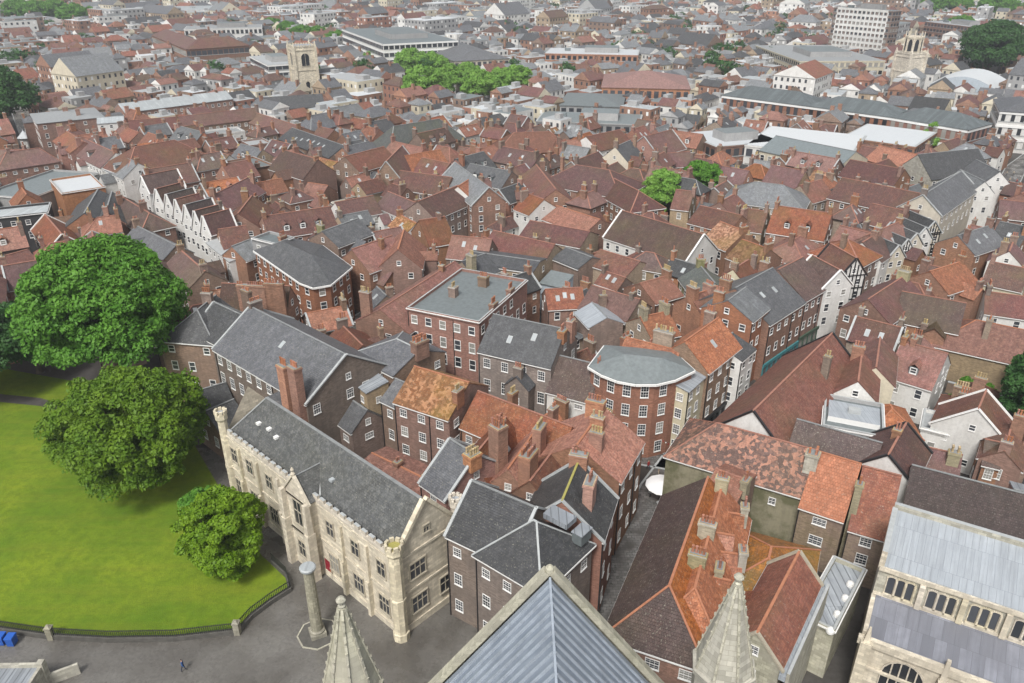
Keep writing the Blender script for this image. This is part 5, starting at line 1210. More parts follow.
block('brick flats with pale roof right of the hotel slab', 'E', (925,22), (975,28), W=18, z=17, wall='brick', roof='flatlight', nf=5, name='brick_flats', cat='flats')
block('red and white arcaded mansion with stone dressings at the right edge', 'K', (994,100), (1000,112), (1040,104), z=14, wall='render', roof='slate', t='h', zr=17, nf=3, penth=False, name='mansion', cat='mansion', frame='white_paint', bays=.4)
block('long low pale concrete car park range left of the hotel slab', 'E', (752,30), (826,34), W=24, z=10, wall='greyrender', roof='copper', nf=3, penth=False, name='low_range', cat='building')
# arched white roof
def arched(label, a, b, W, z, rise):
    cc, u, v, L, W = canon('E', a, b, None, W, z, z, 'flat'); root = empty('arched_hall', label, 'hall'); root.location = (cc.x,cc.y,0); mark(cc.x, cc.y, u.x, u.y, L/2, W/2)
    m_ = MB(); m_.box(cc, (u.x,u.y), L/2, W/2, 0, z, 'bluerender'); part(m_, 'wall', root, True); m_ = MB(); n_ = 14
    pr = [(-L/2 + L*k/n_, z + .1 + rise*math.sin(math.pi*k/n_)) for k in range(n_+1)]
    for (x0,z0),(x1,z1) in zip(pr, pr[1:]):
        q_ = [(cc.x+u.x*x+v.x*y, cc.y+u.y*x+v.y*y, zz) for x, y, zz in ((x0,-W/2,z0),(x1,-W/2,z1),(x1,W/2,z1),(x0,W/2,z0))]; m_.face(q_, 'white_roof')
        m_.face([(q_[0][0],q_[0][1],z),(q_[1][0],q_[1][1],z),q_[1],q_[0]], 'bluerender')
    part(m_, 'arched_roof', root, True)
arched('white arched roof hall with curved end before the big right-hand tree', (930,84), (996,90), 34, 8, 4.5)
# church towers
def tower(label, px, py, z, w, ang, octo=False):
    c = P(px, py, 0); root = empty('church_tower', label, 'church tower'); root.location = (c.x,c.y,0); u = (math.cos(ang), math.sin(ang)); m_ = MB()
    zt = z*.7 if octo else z
    m_.box(c, u, w/2, w/2, 0, zt, 'stone'); m_.box(c, u, w/2+.25, w/2+.25, zt*.55, zt*.57, 'stone'); m_.box(c, u, w/2+.25, w/2+.25, zt-1.6, zt-1.2, 'stone')
    for sx in (-1,1):
        for sy in (-1,1):
            q = (c.x+u[0]*sx*w/2-u[1]*sy*w/2, c.y+u[1]*sx*w/2+u[0]*sy*w/2); m_.box(q, u, .6, .6, 0, zt, 'stone'); m_.box(q, u, .5, .5, zt, zt+2.6, 'stone', taper=.25)
    for k in range(4):
        a = ang + k*math.pi/2; d = (math.cos(a), math.sin(a)); e = (-d[1], d[0])
        for j in range(-3, 4): m_.box((c.x+d[0]*w/2+e[0]*j*w/8, c.y+d[1]*w/2+e[1]*j*w/8), e, w/26, .25, zt, zt+.8, 'stone')
    part(m_, 'tower_wall', root, True)
    m_ = MB(); m_.box(c, u, w/2-.3, w/2-.3, zt, zt+.3, 'lead'); part(m_, 'roof', root)
    if octo:
        m_ = MB(); m_.lathe(c, [(w*.42, zt+.3), (w*.40, z-1), (w*.44, z-.9), (w*.44, z)], 8, 'stone', ang)
        for k in range(8):
            a = ang + k*math.pi/4; m_.box((c.x+math.cos(a)*w*.42, c.y+math.sin(a)*w*.42), (math.cos(a),math.sin(a)), .3, .3, zt, z+2.2, 'stone', taper=.6)
        part(m_, 'lantern', root, True)
        for k in range(8):
            a = ang + (k+.5)*math.pi/4; n_ = Vector((math.cos(a), math.sin(a), 0))
            if n_.y < .3: arch_win(root, Vector((c.x,c.y,zt+1.2)) + n_*w*.385, n_, w*.2, (z-zt)*.7, 1)
    else:
        for k in range(4):
            a = ang + k*math.pi/2; n_ = Vector((math.cos(a), math.sin(a), 0))
            if n_.dot(Vector((c.x,c.y,0))) < 0:
                arch_win(root, Vector((c.x,c.y,zt*.64)) + n_*(w/2), n_, w*.38, zt*.24, 2); arch_win(root, Vector((c.x,c.y,zt*.2)) + n_*(w/2), n_, w*.2, zt*.14, 1)
    mark_disc(c.x, c.y, w*.8)
tower('square cream stone church tower with arched belfry openings, upper left', 307, 97, 24, 10.5, R(-62))
tower('pale octagonal-lantern church tower in front of the hotel slab', 903, 92, 27, 10, R(-70), True)
tower('small cream stone church tower at the top left centre', 301, 16, 24, 10, R(-75))
G('dark slate nave roof beside the pale lantern church tower', (915,96), (950,100), 14, 14, 8, 'dslate', 'stone', ch=[])

# ================================================================= TREES
def leaf_mesh(name, lobes, count, size, mat, seed, center):
    """many leaf-sized faces spread through overlapping foliage clumps"""
    rg = np.random.default_rng(seed)
    vol = np.array([l[3]**2.2 for l in lobes]); pick = rg.choice(len(lobes), count, p=vol/vol.sum())
    L_ = np.array(lobes)[pick]
    d = rg.normal(size=(count,3)); d /= np.linalg.norm(d, axis=1)[:,None]; d[:,2] = np.where(d[:,2] < -.35, -d[:,2]*.6, d[:,2])
    rad = L_[:,3] * (.62 + .42*rg.random(count)**.6)
    c = L_[:,:3] + d*rad[:,None]*np.array([1,1,.82])
    nrm = d*.9 + rg.normal(size=(count,3))*.55 + np.array([0,0,.35]); nrm /= np.linalg.norm(nrm, axis=1)[:,None]
    t = np.cross(nrm, rg.normal(size=(count,3))); t /= np.linalg.norm(t, axis=1)[:,None]; b = np.cross(nrm, t)
    s_ = size*(.45 + 1.1*rg.random(count)**1.5)[:,None]
    v = np.stack([c - t*s_, c + b*s_*.55, c + t*s_, c - b*s_*.55], 1).reshape(-1,3)
    me = bpy.data.meshes.new(name); me.vertices.add(count*4); me.vertices.foreach_set('co', v.ravel().astype('f'))
    me.loops.add(count*4); me.loops.foreach_set('vertex_index', np.arange(count*4, dtype='i')); me.polygons.add(count)
    me.polygons.foreach_set('loop_start', np.arange(0, count*4, 4, dtype='i')); me.polygons.foreach_set('loop_total', np.full(count, 4, 'i'))
    me.materials.append(MATS[mat]); me.update(); me.validate(); return me
def trunk_mb(h, r, lobes, nlimb, rg):
    m_ = MB(); m_.lathe((0,0), [(r*1.5,0),(r*1.05,.8),(r*.9,h*.35),(r*.6,h*.6)], 10, 'bark')
    for k in range(nlimb):
        l = lobes[rg.randrange(len(lobes))]; a = Vector((0,0,h*rg.uniform(.25,.5))); e = Vector((l[0],l[1],l[2])); mid = a.lerp(e,.5) + Vector((0,0,-.4))
        for p, q, w_ in ((a,mid,r*.55),(mid,e,r*.3)): m_.beam(p, q, w_, w_, 'bark')
    return m_
def make_tree(h, rx, rz_, n_out, lobe_r, leaves, size, mat, seed, base=None, flat=0.0, trunk_r=.5, low=.35):
    rg = random.Random(seed); lobes = []; cz_ = h - rz_
    for k in range(n_out):
        th = rg.random()*2*math.pi; ph = math.acos(1 - (1+low)*rg.random()); k_ = .80 + .2*rg.random()
        wob = 1 + .12*math.sin(3*th + seed) + .09*math.sin(5*th + 2*seed) + rg.uniform(-.06,.09)
        rr = lobe_r*rg.choice([.5,.7,.9,1.0,1.3])
        lobes.append((math.cos(th)*math.sin(ph)*(rx-rr*.7)*k_*wob, math.sin(th)*math.sin(ph)*(rx-rr*.7)*k_*wob, cz_ + math.cos(ph)*(rz_-rr*.7)*k_, rr))
    for k in range(n_out//4):
        th = rg.random()*6.28; q = rg.random()**.5*.6
        lobes.append((math.cos(th)*rx*q, math.sin(th)*rx*q, cz_ + rg.uniform(-.5,.4)*rz_, lobe_r*1.2))
    return leaf_mesh('crown', lobes, leaves, size, mat, seed, None), trunk_mb(h, trunk_r, lobes, 8, rg)
def tree(label, x, y, spec, group=None, name='broadleaf_tree', cat='tree', scale=1.0, rz=0):
    root = empty(name, label, cat, group); root.location = (x, y, 0); root.scale = (scale,)*3; root.rotation_euler = (0,0,rz)
    link('crown', spec[0], root); link('trunk', spec[1], root); mark_disc(x, y, spec[2]*scale*.8); return root
def mk(*a, **k): cme, tb = make_tree(*a, **k); return (cme, tb.mesh('trunk'), a[1])
tA = mk(28, 12.6, 11.8, 380, 1.8, 125000, .31, 'leaf_mid', 3, trunk_r=.8, low=.6)
p = P(128, 395); tree('huge bright green round tree behind the lawn, the largest on the left', p.x, p.y, tA)
tB = mk(18.0, 9.9, 9.0, 300, 1.4, 110000, .25, 'leaf_olive', 5, trunk_r=.7, low=.65)
p = P(143, 484); tree('large round olive-green tree standing on the lawn', p.x, p.y, tB)
tC = mk(11.8, 5.0, 6.0, 170, .9, 62000, .2, 'leaf_lime', 11, trunk_r=.35, low=.9)
p = P(231, 570); tree('small lime-green bushy tree at the lawn corner by the cream building', p.x, p.y, tC)
tD = mk(17, 9, 8, 140, 1.8, 40000, .34, 'leaf_dark', 17, trunk_r=.6)
p = P(-12, 395); tree('dark tree at the left edge behind the lawn', p.x, p.y, tD)  # whole crown in the dark green leaf colour
p = P(40, 372); tree('dark tree under the huge bright green tree, further back', p.x, p.y, tD, scale=.8, rz=2)
t_l = mk(5, 2.6, 2.4, 30, .8, 9000, .2, 'leaf_mid', 23, trunk_r=.12)
p = P(205,520); tree('low green shrub between lawn trees and the stone turret', p.x, p.y, t_l, name='shrub', cat='shrub')
tE = mk(13, 7.0, 5.6, 90, 1.5, 16000, .34, 'leaf_bright', 29, trunk_r=.4)
tF = mk(12, 6.6, 5.2, 70, 1.6, 14000, .36, 'leaf_mid', 31, trunk_r=.4)
names_ = ['leftmost', 'second from left, front', 'tall one at the back left', 'front one, broad', 'middle one', 'centre right one', 'low front right one', 'right one at the back', 'rightmost']
for k, (x, y, s_) in enumerate(((378,74,.7),(396,73,.75),(412,84,.9),(434,86,.85),(425,110,.95),(449,101,.85),(468,94,.75),(480,109,.85),(499,101,.75),(516,97,.75))):
    p = P(x, y); tree(('%s of the bright green market square trees, counted from the left' % ords[k]), p.x, p.y, tE, 'bright green trees on the market square', scale=s_*1.6, rz=k*1.3)
p = P(660,222); tree('bright yellow-green tree in the middle of the roofs', p.x, p.y, mk(15, 5.6, 6, 70, 1.3, 22000, .3, 'leaf_bright', 37, trunk_r=.3))
p = P(648,226); tree('lower yellow-green clump joined to the bright tree amid the roofs', p.x, p.y, mk(9, 3.8, 4, 40, 1.0, 10000, .28, 'leaf_bright', 39, trunk_r=.2))
p = P(698,204); tree('darker green tree just right of the bright one amid the roofs', p.x, p.y, mk(13, 6.2, 5, 70, 1.3, 18000, .32, 'leaf_mid', 41, trunk_r=.3))
p = P(8,136); tree('big dark tree at the upper left edge', p.x, p.y, tD, scale=1.6, rz=1)
p = P(-10,128); tree('big dark tree half outside the upper left edge', p.x, p.y, tD, scale=1.2, rz=4)
p = P(984,82); tree('big deep green round tree, upper right', p.x, p.y, tD, scale=1.9, rz=1)
p = P(958,40); tree('tree left behind the big deep green tree, upper right', p.x, p.y, tF, scale=1.6)
p = P(927,158); tree('slim fresh green tree before the long dark metal roof', p.x, p.y, mk(13, 3.4, 6, 40, 1.0, 8000, .34, 'leaf_bright', 43, trunk_r=.2))
p = P(1022,440); tree('dark ivy-like tree at the right edge beside the garden', p.x, p.y, mk(17, 5.2, 8.4, 90, 1.1, 30000, .26, 'leaf_dark', 47, trunk_r=.3))
p = P(1034,415); tree('second dark tree at the right edge, further back', p.x, p.y, mk(13, 5.0, 6.5, 70, 1.1, 20000, .26, 'leaf_mid', 49, trunk_r=.3))
for k, (x, y, s_) in enumerate(((965,392,.6),(985,396,.5),(998,384,.7),(952,404,.4),(975,380,.5))):
    p = P(x, y); tree('%s overgrown shrub in the small walled garden by the white cottage, from the back' % ords[k], p.x, p.y, t_l, 'garden shrubs', name='shrub', cat='shrub', scale=s_, rz=k)
for k, (x, y, s_) in enumerate(((22,27,1.1),(40,29,1.1),(58,28,1.1),(76,30,1.0),(94,27,.8),(274,38,.7),(290,44,.75),(304,49,.75),(318,48,.7),(338,54,.7),(920,21,1.1),(938,20,1.2),(956,20,1.0),(990,25,1.2),(1004,24,1.0),(975,58,.6),(930,30,.5))):
    p = P(x, y); a_ = 'top left' if x < 120 else 'behind the white office block' if x < 500 else 'top right'
    kk = k if x < 120 else k-5 if x < 500 else k-10
    tree('%s distant green tree in the clump %s, left to right' % (ords[min(9,kk)], a_), p.x, p.y, tF, 'distant trees', scale=s_*1.9, rz=k)

# ================================================================= RAILINGS, BINS, PEOPLE, PARASOL, KIOSK
edge = pp([(-30,624),(0,631),(52,638.5),(110,641.5),(175,640.5),(238,633.5),(252,618),(272,603),(291,591),(287,577),(272,563)])
rt = empty('lawn_railing', 'black iron railing on low stone kerb curving round the lawn', 'railing'); rt.location = (edge[5].x, edge[5].y, 0)
m_ = MB(); b_ = MB()
for a, b in zip(edge, edge[1:]):
    m_.beam((a.x,a.y,0), (b.x,b.y,0), .4, .6, 'dark_stone')
    b_.beam((a.x,a.y,1.5), (b.x,b.y,1.5), .07, .07, 'iron'); b_.beam((a.x,a.y,.8), (b.x,b.y,.8), .05, .05, 'iron')
    n_ = int((b-a).length/.22)
    for k in range(n_):
        q = a.lerp(b, (k+.5)/n_); b_.box(q, (1,0), .028, .028, .6, 1.7, 'iron')
part(m_, 'kerb', rt); part(b_, 'railing', rt)
for k, i in enumerate((2, 5)):
    q = edge[i]; r_ = empty('gate_pier', ['short square stone pier in the lawn railing, left one','short square stone pier where the lawn railing turns the corner'][k], 'stone pier'); r_.location = (q.x,q.y,0)
    m_ = MB(); m_.box(q, (1,0), .32, .32, 0, 1.6, 'oldstone'); part(m_, 'shaft', r_); m_ = MB(); m_.box(q, (1,0), .38, .38, 1.6, 1.72, 'oldstone'); m_.box(q, (1,0), .3, .3, 1.72, 2.0, 'oldstone', taper=.3); part(m_, 'cap', r_)
for k, (x, y) in enumerate(((3,643),(13,644))):
    q = P(x, y); r_ = empty('wheeled_bin', ['blue wheeled bin at the left edge by the railing','blue wheeled bin right beside its twin by the railing'][k], 'bin', 'blue bins'); r_.location = (q.x,q.y,0)
    m_ = MB(); m_.box(q, (1,0), .36, .42, .08, 1.15, 'blue_plastic', taper=1.12); part(m_, 'body', r_); m_ = MB(); m_.box(q, (1,0), .46, .52, 1.15, 1.27, 'blue_plastic', taper=.9); part(m_, 'lid', r_)
    for s_ in (-1,1):
        m_ = MB(); c_ = Vector((q.x+s_*.3, q.y+.42)); m_.lathe((0,0), [(.1,-.04),(.1,.04)], 10, 'iron'); o = m_.build('wheel', r_); o.rotation_euler = (0, R(90), 0); o.location = (s_*.3, .42, .1)
# low porch roof with stone parapet at the bottom left corner
A = P(-40,676,3.2); B = P(14,676,3.2); C0 = P(38,648,3.2)
rt = empty('porch', 'low stone parapet and dark lead roof cut by the bottom left corner', 'porch'); q = (A+C0)/2; q = Vector((q.x-1, q.y-.8)); rt.location = (q.x,q.y,0)
pts_ = pp([(-60,700),(12,700),(20,668),(42,651),(34,646),(10,656),(-60,650)], 3.0)
m_ = MB(); base_ = pp([(-60,705),(14,705),(18,670),(-60,662)], 3.0); ar = 0
ctr = P(-20,684,3.0); u_ = Vector((1,.02)).normalized(); m_.box(ctr, u_, 4.6, 2.2, 0, 2.6, 'greystone', top='lead'); part(m_, 'wall', rt)
m_ = MB(); m_.box((ctr.x, ctr.y+2.35), u_, 4.9, .16, 0, 3.0, 'greystone'); m_.box((ctr.x+4.75, ctr.y), (0,1), 2.19, .16, 0, 3.0, 'greystone'); m_.box((ctr.x+4.75, ctr.y+2.35), (1,0), .35, .35, 0, 3.4, 'greystone', taper=.9); m_.box((ctr.x+6.0, ctr.y+3.1), (.86,.5), 1.5, .14, 0, 1.4, 'greystone'); part(m_, 'parapet', rt)

def person(label, x, y, z, face, coat, legs, hair, step=.18, cat='person'):
    """one continuous skinned figure, about 1.75 m"""
    J = [(0,0,.93),(0,0,1.12),(0,0,1.36),(0,0,1.50),(0,.02,1.64),(0,.02,1.72),
         (.10,0,.90),(.11,-step*.4,.50),(.11,-step*1.2,.09),(.11,-step*1.2-.14,.05),
         (-.10,0,.90),(-.11,step*.7,.50),(-.11,step*1.3,.09),(-.11,step*1.3-.14,.05),
         (.19,0,1.40),(.25,.07,1.14),(.26,-.04,.90),(.26,-.07,.81), (-.19,0,1.40),(-.25,-.05,1.14),(-.26,-.16,.93),(-.26,-.20,.85)]
    E_ = [(0,1),(1,2),(2,3),(3,4),(4,5),(0,6),(6,7),(7,8),(8,9),(0,10),(10,11),(11,12),(12,13),(2,14),(14,15),(15,16),(16,17),(2,18),(18,19),(19,20),(20,21)]
    rad = [.14,.13,.15,.055,.095,.085,.09,.062,.045,.04,.09,.062,.045,.04,.065,.048,.036,.035,.065,.048,.036,.035]
    me = bpy.data.meshes.new('person'); me.from_pydata(J, E_, []); o = bpy.data.objects.new('person', me); COL.objects.link(o)
    md = o.modifiers.new('skin','SKIN'); sv = me.skin_vertices[0].data
    for i, r_ in enumerate(rad): sv[i].radius = (r_, r_*.85)
    sv[0].use_root = True
    o.modifiers.new('sub','SUBSURF').levels = 1
    dg = bpy.context.evaluated_depsgraph_get(); ev = o.evaluated_get(dg); m2 = bpy.data.meshes.new_from_object(ev); bpy.data.objects.remove(o)
    m2.name = 'person'
    for mt in ('skin_tone', coat, legs, hair, 'iron'): m2.materials.append(MATS[mt])
    for pl in m2.polygons:
        c = pl.center; pl.material_index = 0 if c.z > 1.47 else 1 if c.z > .93 else 2 if c.z > .12 else 4
        if abs(c.x) > .16 and c.z < .86 and c.z > .7: pl.material_index = 0
        if c.z > 1.68 or (c.z > 1.55 and c.y > .05): pl.material_index = 3
        if .75 < c.z <= .93 and abs(c.x) > .2: pl.material_index = 1
    m2.update(); o = link('person', m2, None, (x, y, z), face); tag(o, label, cat); o['kind'] = 'person' if False else o.get('kind', ''); 
    if 'kind' in o.keys(): del o['kind']
    return o
plain_mat('skin_tone', (.45,.28,.20), .6, nz=.05); plain_mat('coat_blue', (.03,.09,.26), .8); plain_mat('coat_black', (.02,.02,.022), .8); plain_mat('coat_red', (.35,.03,.03), .8)
plain_mat('coat_beige', (.36,.31,.24), .8); plain_mat('trouser', (.03,.035,.06), .8); plain_mat('hair_dark', (.03,.02,.015), .7); plain_mat('hair_fair', (.22,.15,.07), .7)
q = P(184,671); person('person in a dark blue jacket walking across the paved close below the lawn', q.x, q.y, .004, R(100), 'coat_blue', 'trouser', 'hair_dark')
ppl = [(655.5,529,'coat_black','person in black walking down the narrow street, just right of the middle'),(622,600,'coat_black','person in dark clothes at the near end of the narrow street'),(658,479,'coat_beige','person in beige coat standing behind the white parasol'),(671,470,'coat_blue','person in blue near the crossing of the streets'),
       (648,470,'coat_red','person in red beside the crossing of the streets'),(628,585,'coat_beige','person in light coat at the near end of the narrow street'),(662,512,'coat_blue','person in blue right below the white parasol')]
for x, y, c_, lb in ppl:
    q = P(x, y); person(lb, q.x, q.y, .02, rnd.random()*6, c_, 'trouser', rnd.choice(['hair_dark','hair_fair']))
k = 0
for (x, y) in ((1003,190),(1009,183),(1013,176),(998,196),(1016,184),(1006,176),(25,150),(31,157),(42,168),(36,160),(119,206),(147,225),(166,238)):
    q = P(x, y); st = 'upper right' if x > 500 else 'gabled'
    person('%s tiny person on the %s street, counted from the far end' % (ords[(k if x > 500 else k-6)], st), q.x, q.y, .02, rnd.random()*6, rnd.choice(['coat_blue','coat_black','coat_red','coat_beige']), 'trouser', 'hair_dark'); k += 1
# parasol
q = P(661,499); rt = empty('parasol', 'round white parasol over the narrow street near the crossing', 'parasol'); rt.location = (q.x,q.y,0)
m_ = MB(); m_.lathe(q, [(2.35,2.35),(2.3,2.45),(1.2,2.8),(.1,3.05)], 12, 'cloth_white'); part(m_, 'canopy', rt)
m_ = MB(); m_.lathe(q, [(.35,.02),(.35,.12),(.04,.14),(.04,2.6)], 10, 'iron'); part(m_, 'pole', rt)
for k, (dx, dy) in enumerate(((-1.4,.6),(1.2,-.9),(-.6,-1.7))):
    c_ = Vector((q.x+dx, q.y+dy)); r_ = empty('cafe_table', ['small round cafe table left of the parasol pole','small round cafe table right of the parasol pole','small round cafe table nearest the viewer under the parasol'][k], 'table', 'cafe tables'); r_.location = (c_.x,c_.y,0)
    m_ = MB(); m_.lathe(c_, [(.38,.74),(.38,.78)], 12, 'grey_paint'); part(m_, 'tabletop', r_); m_ = MB(); m_.lathe(c_, [(.2,.02),(.05,.06),(.035,.74)], 8, 'iron'); part(m_, 'leg', r_)
# bunting strung across the shop front
a = P(663,445,4.4); b = P(700,452,4.4); rt = empty('bunting', 'string of small white flags across the crossing in front of the dark shop', 'bunting'); rt.location = (a.x,a.y,0)
m_ = MB(); pr_ = None
for k in range(15):
    t = k/14; c_ = a.lerp(b, t); z_ = 5.2 - 1.6*math.sin(math.pi*t)*.5; p_ = (c_.x, c_.y, z_)
    if pr_: m_.beam(pr_, p_, .03, .03, 'iron')
    m_.face([(c_.x-.14,c_.y,z_),(c_.x,c_.y,z_-.32),(c_.x+.14,c_.y,z_)], 'white_paint' if k % 2 else 'coat_red'); m_.face([(c_.x-.14,c_.y+.01,z_),(c_.x+.14,c_.y+.01,z_),(c_.x,c_.y+.01,z_-.32)], 'white_paint'); pr_ = p_
part(m_, 'flags', rt)
# white octagonal kiosk
q = P(27,146); rt = empty('kiosk', 'small white pointed-roof kiosk by the dark tree, upper left', 'kiosk'); rt.location = (q.x,q.y,0)
m_ = MB(); m_.lathe(q, [(1.9,0),(1.9,3.2)], 8, 'render'); part(m_, 'wall', rt); m_ = MB(); m_.lathe(q, [(2.7,3.2),(1.4,4.4),(.2,5.6),(.1,6.2)], 8, 'white_roof'); part(m_, 'roof', rt)
# garden walls
for k, (a, b, lb) in enumerate((((945,392),(1010,410),'mossy brick garden wall in front of the overgrown garden'),((950,372),(1000,366),'grey stone garden wall behind the overgrown garden'))):
    A, B = P(*a), P(*b); r_ = empty('garden_wall', lb, 'wall'); r_.location = (A.x,A.y,0); m_ = MB(); m_.beam((A.x,A.y,0),(B.x,B.y,0), .4, 2.0, 'oldbrick'); part(m_, 'wall_body', r_); m_ = MB(); m_.beam((A.x,A.y,2.003),(B.x,B.y,2.003), .5, .12, 'flashing'); part(m_, 'coping', r_)
for k, (x, y) in enumerate(((604,575),(640,520))):
    pass

# ================================================================= FILL: the other houses of the town
marks_ = [(307,75,'the cream stone church tower'),(385,38,'the white office block'),(450,75,'the market trees'),(655,190,'the bright yellow-green tree'),(863,30,'the hotel slab'),(640,65,'the orange store hall'),(810,130,'the big white flat roof'),
  (985,55,'the big right-hand tree'),(170,215,'the white gabled row'),(860,110,'the long dark metal roof'),(200,50,'the brick shopping centre'),(15,95,'the upper left dark tree'),(600,168,'the wide hipped maroon roof'),(415,130,'the green-grey slate roof'),
  (665,225,'the half-timbered hall'),(310,260,'the rounded corner block'),(465,290,'the flat Georgian block'),(785,285,'the long slate shop roof'),(850,270,'the timbered gable'),(935,290,'the wide dark brown house'),(800,375,'the huge red hall roof'),(330,140,'the skylit dark shed'),(1000,340,'the orange hipped roof'),
  (900,65,'the pale lantern tower'),(570,115,'the low grey hall'),(760,185,'the grey pyramid roof'),(885,185,'the long maroon roof'),(150,145,'the broad red-brown roof'),(65,118,'the pale corner block'),(420,205,'the big red-brown roof'),(60,190,'the white flat roof'),(1005,120,'the arcaded mansion'),(600,50,'the white roofed brick store'),(800,145,'the grey metal hall roof'),(110,290,'the huge bright green tree'),(950,225,'the shopping street bend')]
rcol = {'redbrown':'red-brown tiled','red':'red tiled','brown':'brown tiled','maroon':'maroon','orange':'orange tiled','salmon':'pale red','slate':'grey slate','dslate':'dark slate','lslate':'light slate','white_roof':'white flat','flatgrey':'flat grey','flatlight':'pale flat','mottled':'patchy brown tiled','zinc':'pale metal','lichen':'patchy orange tiled','darktile':'dark brown tiled'}
wcol = {'brick':'brick','brickr':'red brick','brickb':'brown brick','brickg':'grey-brown brick','buff':'buff','render':'white','cream':'cream','bricko':'orange brick','greyrender':'grey'}
cand = []
y = 84.0
def field(x, y): return R(47) + .5*noise.noise(Vector((x*.008, y*.008, 3.3))) + .12*noise.noise(Vector((x*.05, y*.05, 1)))
fill = []
def overlap(cx, cy, u, hl, hw):
    sl_, mk_ = rect_mask(cx, cy, u.x, u.y, hl, hw); n_ = mk_.sum()
    return 1.0 if n_ == 0 else (occ[sl_] & mk_).sum()/n_
roofs_n = ['redbrown']*6 + ['red']*5 + ['brown']*3 + ['maroon']*5 + ['orange']*2 + ['salmon']*3 + ['slate']*4 + ['dslate']*2 + ['lslate']*2 + ['flatgrey']*1 + ['lichen']
roofs_f = ['white_roof']*3 + ['flatlight']*4 + ['redbrown']*3 + ['red']*2 + ['brown']*2 + ['maroon']*3 + ['salmon']*2 + ['slate']*7 + ['dslate']*4 + ['lslate']*5 + ['flatgrey']*3 + ['flatlight']*3 + ['zinc']*2
walls_n = ['brick']*6 + ['brickb']*5 + ['brickr']*3 + ['buff']*3 + ['render']*2 + ['cream'] + ['bricko']
walls_f = walls_n + ['render']*5 + ['cream']*3 + ['greyrender']*3
step = 0
LIM = 250; YN = 150
yy = 88.0; far_list = []
while yy < 1250:
    sp = 6.5 if yy < 330 else 9 if yy < 520 else 15
    hwid_ = 512/FPX*(yy*CP + 68*SP)*1.04 + 12; x = -hwid_
    while x < hwid_:
        cx = x + rnd.uniform(-3,3); cy = yy + rnd.uniform(-3,3); x += sp
        a = field(cx, cy) *(1 if cy < 330 else 1) + (math.pi/2 if rnd.random() < (.5 if cy < 330 else .3) else 0)
        sizes = [(rnd.uniform(9,17), rnd.uniform(7.5,11)), (rnd.uniform(7,10), rnd.uniform(6,8)), (rnd.uniform(5,6.5), rnd.uniform(4.5,5.5))]
        if yy > 330: sizes = [(rnd.uniform(22,60), rnd.uniform(12,22))] + sizes[:2]
        if yy > 600: sizes = [(rnd.uniform(24,65), rnd.uniform(13,24)), (rnd.uniform(14,24), rnd.uniform(9,13)), (rnd.uniform(9,12), rnd.uniform(8,9))]
        u = Vector((math.cos(a), math.sin(a))); v = Vector((-u.y, u.x))
        if v.dot(Vector((cx,cy))) < 0: v = -v
        for L, W in sizes:
            if overlap(cx, cy, u, L/2+.2, W/2+.2) < .06:
                mark(cx, cy, u.x, u.y, L/2, W/2); fill.append((cx, cy, u, v, L, W)); break
    yy += sp*.8
print('fill', len(fill))
used_labels = {}
def where(px, py):
    m = min(marks_, key=lambda m: (m[0]-px)**2 + ((m[1]-py)*1.4)**2); dx, dy = px-m[0], py-m[1]
    h = ('right of ' if dx > 0 else 'left of ') if abs(dx) > abs(dy)*1.2 else ('behind ' if dy < 0 else 'in front of ')
    d = math.hypot(dx, dy); pre = 'just ' if d < 28 else ''
    return pre + h + m[2]
nind = 0; FAR = MB(); farwin = MB()
recs = []
for (cx, cy, u, v, L, W) in fill:
    fx, fy = Q(cx, cy, 8)
    big = L > 20
    if nind < LIM and -25 < fx < 1049 and fy < 700:
        dist = math.hypot(cx, cy)
        rf = rnd.choice(roofs_n if dist < 330 else roofs_f); wl_ = rnd.choice(walls_n)
        sc_ = min(1, W/8.0); ze = rnd.uniform(6.6, 9.6)*(.72 + .28*sc_); rise = W/2*rnd.uniform(.62,.9) if rf not in ('flatgrey','flatlight','white_roof') else 0
        if W < 6: ze = rnd.uniform(3.6, 6.5)
        t = 'flat' if rf in ('flatgrey','flatlight','white_roof') else rnd.choice(['g','g','g','g','h','h0'])
        recs.append((cx, cy, u, v, L, W, rf, wl_, ze, ze+rise, t, fx, fy)); nind += 1
    else: far_list.append((cx, cy, u, v, L, W))
# labels: colour + wall + relation; repeats get their order from left to right
lab = {}
for i, r_ in enumerate(recs):
    sz = 'small ' if r_[5] < 6.2 else 'long ' if r_[4] > 14.5 else ''
    shp = {'g':'gabled','h':'hipped','h0':'half-hipped','flat':'flat-topped'}[r_[10]]
    base_ = '%s%s %shouse, %s walls, %s' % (sz, rcol[r_[6]], '' if shp in ('gabled','flat-topped') else shp + ' ', wcol[r_[7]], where(r_[11], r_[12])); base_ = base_ if len(base_.replace('-',' ').split()) <= 13 else base_.replace('half-hipped ', ''); base_ = base_ if len(base_.replace('-',' ').split()) <= 13 else base_.replace(', just ', ', '); lab.setdefault(base_, []).append(i)
LBL = {}
for b_, ids in lab.items():
    ids.sort(key=lambda i: recs[i][11])
    for k, i in enumerate(ids): LBL[i] = b_ if len(ids) == 1 else b_ + (', leftmost' if k == 0 else ', rightmost' if k == len(ids)-1 else ', %s from left' % ords[min(k,9)])
